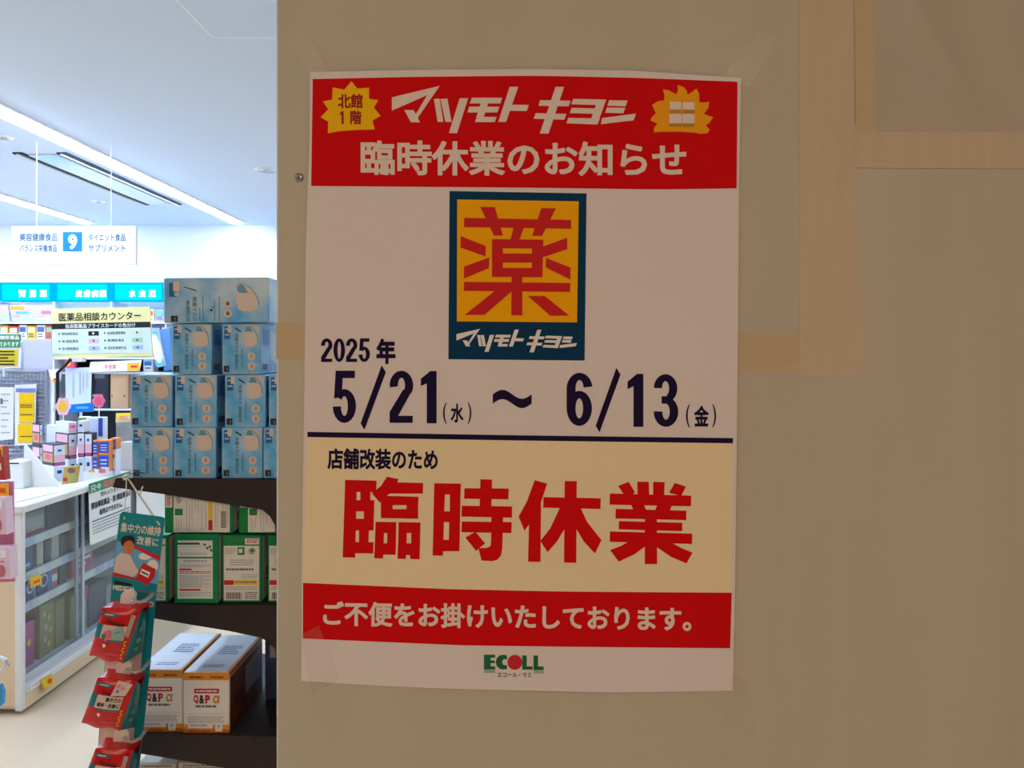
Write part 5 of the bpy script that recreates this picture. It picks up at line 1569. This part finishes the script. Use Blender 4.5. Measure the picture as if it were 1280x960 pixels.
# string
m_string = mat('string', (226, 218, 200), .7)
k = W(158.5, 596, YT + .03)
a = W(156, 649, YT); b = W(200, 656, YT)
g = G(); g.tube([k, a + Vector((0, -.0015, 0)), a + Vector((0, .003, 0))], .0009, m_string, 6)
g.tube([k, b + Vector((0, -.0015, 0)), b + Vector((0, .003, 0))], .0014, m_string, 6)
g.tube([W(175, 618.5, YT + .02), W(176.5, 613, YT + .015), W(178.5, 608, YT + .015)], .0013, m_string, 6)
build('string', g, r, True)
g = G()
for i in range(5):
    t = i * 1.3
    g.tube([k + Vector((.004 * math.cos(t + s_ * 1.0), -.002 + .003 * math.sin(s_ * 1.3), .004 * math.sin(t + s_ * 1.1))) for s_ in range(6)], .0017, m_printwhite, 6)
g.tube([k + Vector((-.006, 0, .001)), k + Vector((.007, -.001, .003))], .0012, m_printwhite, 6)
build('knot', g, r, True)
g = G(); g.tube([k + Vector((0, .0, .003)), k + Vector((0, .03, .004)), (k.x, YF + .002, k.z - .004)], .0012, m_metal, 6); build('hook', g, r)
tag(r, 'teal promotional hanging strip with printed man, tied to the shelf by string', 'hanging strip')

# pouches clipped to the strip
m_redbag = mat('pouch_red', (214, 10, 22), .28, noise=.12, nscale=30, bump=.25, bscale=70, spec=.6)
m_tealbag = mat('pouch_teal', (0, 122, 130), .3, bump=.2, bscale=60, spec=.6)
m_bagpatch = mat('pouch_patch', (224, 206, 190), .35)
m_redsticker = mat('pouch_silver', (176, 168, 160), .25)
def red_pouch(fq, sq, depth, label, sticker, variant):
    """fq: front pixel quad TL TR BR BL; sq: side pixel quad TL TR BR BL; the pouch is turned so that both show"""
    Yf = YT - .052
    PT = [W(x, y, Yf) for x, y in fq]
    PS = [W(x, y, Yf + (.035 if i in (1, 2) else 0)) for i, (x, y) in enumerate(sq)]
    r = empty('snack_pouch', Vector((PT[3].x * .5 + PT[2].x * .5, Yf + .02, min(p.z for p in PT))))
    ff = QF(PT[0], PT[1], PT[2], PT[3], (0, -1, 0), .009)
    # front and back skin
    g = G()
    def skin(a, b):
        p = ff(a, b, 0)
        p.z += .0022 * math.sin(a * 9 + variant) * b ** 3 - .002 * (abs(2 * a - 1) ** 6) * (1 - b)
        return p
    g.grid(skin, 14, 16, m_redbag)
    g.grid(lambda a, b: QF(PT[0], PT[1], PT[2], PT[3], (0, 1, 0), .012)(a, b, .030), 8, 8, m_redbag)
    n = 14
    for (fa, fb) in ((lambda t: (t, 0), 0), (lambda t: (0, t), 0), (lambda t: (t, 1), 0)):
        P = []
        for i in range(n + 1):
            p = skin(*fa(i / n)); P += [p, p + Vector((0, .03, 0))]
        g.add(P, [(2 * i, 2 * i + 1, 2 * i + 3, 2 * i + 2) for i in range(n)], m_redbag)
    build('pouch_body', g, r, True)
    fs = QF(PS[0], PS[1], PS[2], PS[3], (.75, -.66, 0), .006)
    g = G(); g.grid(lambda a, b: fs(a, b, 0), 8, 12, m_tealbag)
    sd = build('side_gusset', g, r, True)
    g = G()
    for y0, y1 in ((.32, .42), (.55, .65), (.75, .82)):
        g.rect(fs, .3, y0, .6, y1, m_greenpale, .001)
    build('gusset_print', g, sd)
    g = G(); g.sub = 6
    def pt(x, y, o): return ff(x, y, o + .0012)
    g.poly(pt, [(.10, .08), (.50, .10), (.46, .16), (.06, .14)], m_tealbag, .0006)
    g.rect(pt, .16, .105, .4, .125, m_bagpatch, .0009)
    for k_, (xx, yy) in enumerate(((.30, .20), (.38, .215), (.46, .225), (.54, .235), (.62, .245), (.69, .25))):
        g.poly(pt, [(xx, yy + .05), (xx + .025, yy), (xx + .065, yy + .01), (xx + .06, yy + .035), (xx + .03, yy + .055)], m_hair, .002)
    g.rect(pt, .04, .30, .22, .56, m_tealbag, .0006)
    g.rect(pt, .22, .30, .86, .56, m_bagpatch, .0006)
    g.rect(pt, .3, .56, .86, .6, m_tealbag, .0006)
    if sticker:
        g.poly(pt, [(.3, .42), (.45, .36), (.55, .5), (.42, .6)], m_pal[0], .0034); g.poly(pt, [(.55, .36), (.72, .28), (.84, .45), (.80, .55), (.56, .54)], mat('pouch_mint', (150, 190, 186), .3), .0034); g.disc(pt, .34, .5, .06, .05, m_tick, .0034, 10)
        g.line(pt, [(.62, .42), (.74, .38)], .02, m_bluprint, .0040)
    else:
        g.text(pt, '集中力の', .46, .84, .325, .415, m_black, .03, 0, .0009); g.text(pt, '維持・改善に', .28, .84, .44, .53, m_black, .03, 0, .0009)
    for k_ in range(6):
        g.rect(pt, .895, .57 + .06 * k_, .955, .585 + .06 * k_, m_printyellow, .001); g.rect(pt, .895 + .04 * (k_ % 2), .585 + .06 * k_, .915 + .04 * (k_ % 2), .612 + .06 * k_, m_printyellow, .001)
    if variant != 1:
        g.poly(pt, [(.86, .08), (.97, .1), (.97, .5), (.88, .46)], m_redsticker, .0030)
    else:
        g.poly(pt, [(.58, .0), (.97, .04), (.9, .26), (.56, .28)], m_bagpatch, .0034)
        for q in ((.66, .08), (.78, .12), (.68, .18)):
            g.disc(pt, q[0], q[1], .04, .03, m_pal[0] if q[1] < .15 else m_bluprint, .0042, 8)
    g.poly(pt, [(.36, .66), (.42, .64), (.47, .68), (.42, .73)], m_printwhite, .0024)
    textlines(g, pt, .5, .84, .82, .87, 2, m_pal[0], .0006, .3)
    build('front_print', g, r)
    # crimped top seal with white plastic clip
    t0, t1 = PT[0] * .58 + PT[1] * .42, PT[0] * .25 + PT[1] * .75
    g = G()
    c0 = PT[0] * .55 + PT[1] * .45 + Vector((0, .02, 0)); 
    g.prism([c0 + Vector((-.010, 0, -.004)), c0 + Vector((-.008, 0, .014)), c0 + Vector((-.002, 0, .021)), c0 + Vector((.011, 0, .021)), c0 + Vector((.015, 0, .014)), c0 + Vector((.013, 0, -.004))], (0, .005, 0), m_case)
    build('clip', g, r)
    g = G(); c1_ = c0 + Vector((.012, -.006, .003))
    g.tube([c1_ + Vector((-.004, .02, .004)), c1_ + Vector((.0, -.004, .004)), c1_ + Vector((.016, -.006, .003)), c1_ + Vector((.022, .004, .004)), c1_ + Vector((.02, .03, .006))], .0032, m_plastic, 8); build('clear_hook', g, r, True)
    tag(r, label, 'pouch', 'red pouches on the hanging strip')
red_pouch([(127.5, 758.5), (176, 761.5), (153, 830), (111.5, 820)], [(176, 761.5), (184, 766), (179, 814), (153, 830)], .03, 'red and teal pouch on the hanging strip, uppermost, with foil stickers', True, 0)
red_pouch([(122, 845.5), (170.5, 851.5), (149.5, 913), (101.5, 905)], [(170.5, 851.5), (176.5, 856), (169, 909), (149.5, 913)], .03, 'red and teal pouch with white text patch, middle of the hanging strip', False, 1)
red_pouch([(119.5, 934), (166.5, 937), (146, 1003), (98, 992)], [(166.5, 937), (172, 942), (165, 998), (146, 1003)], .03, 'red and teal pouch at the frame bottom on the hanging strip', False, 2)
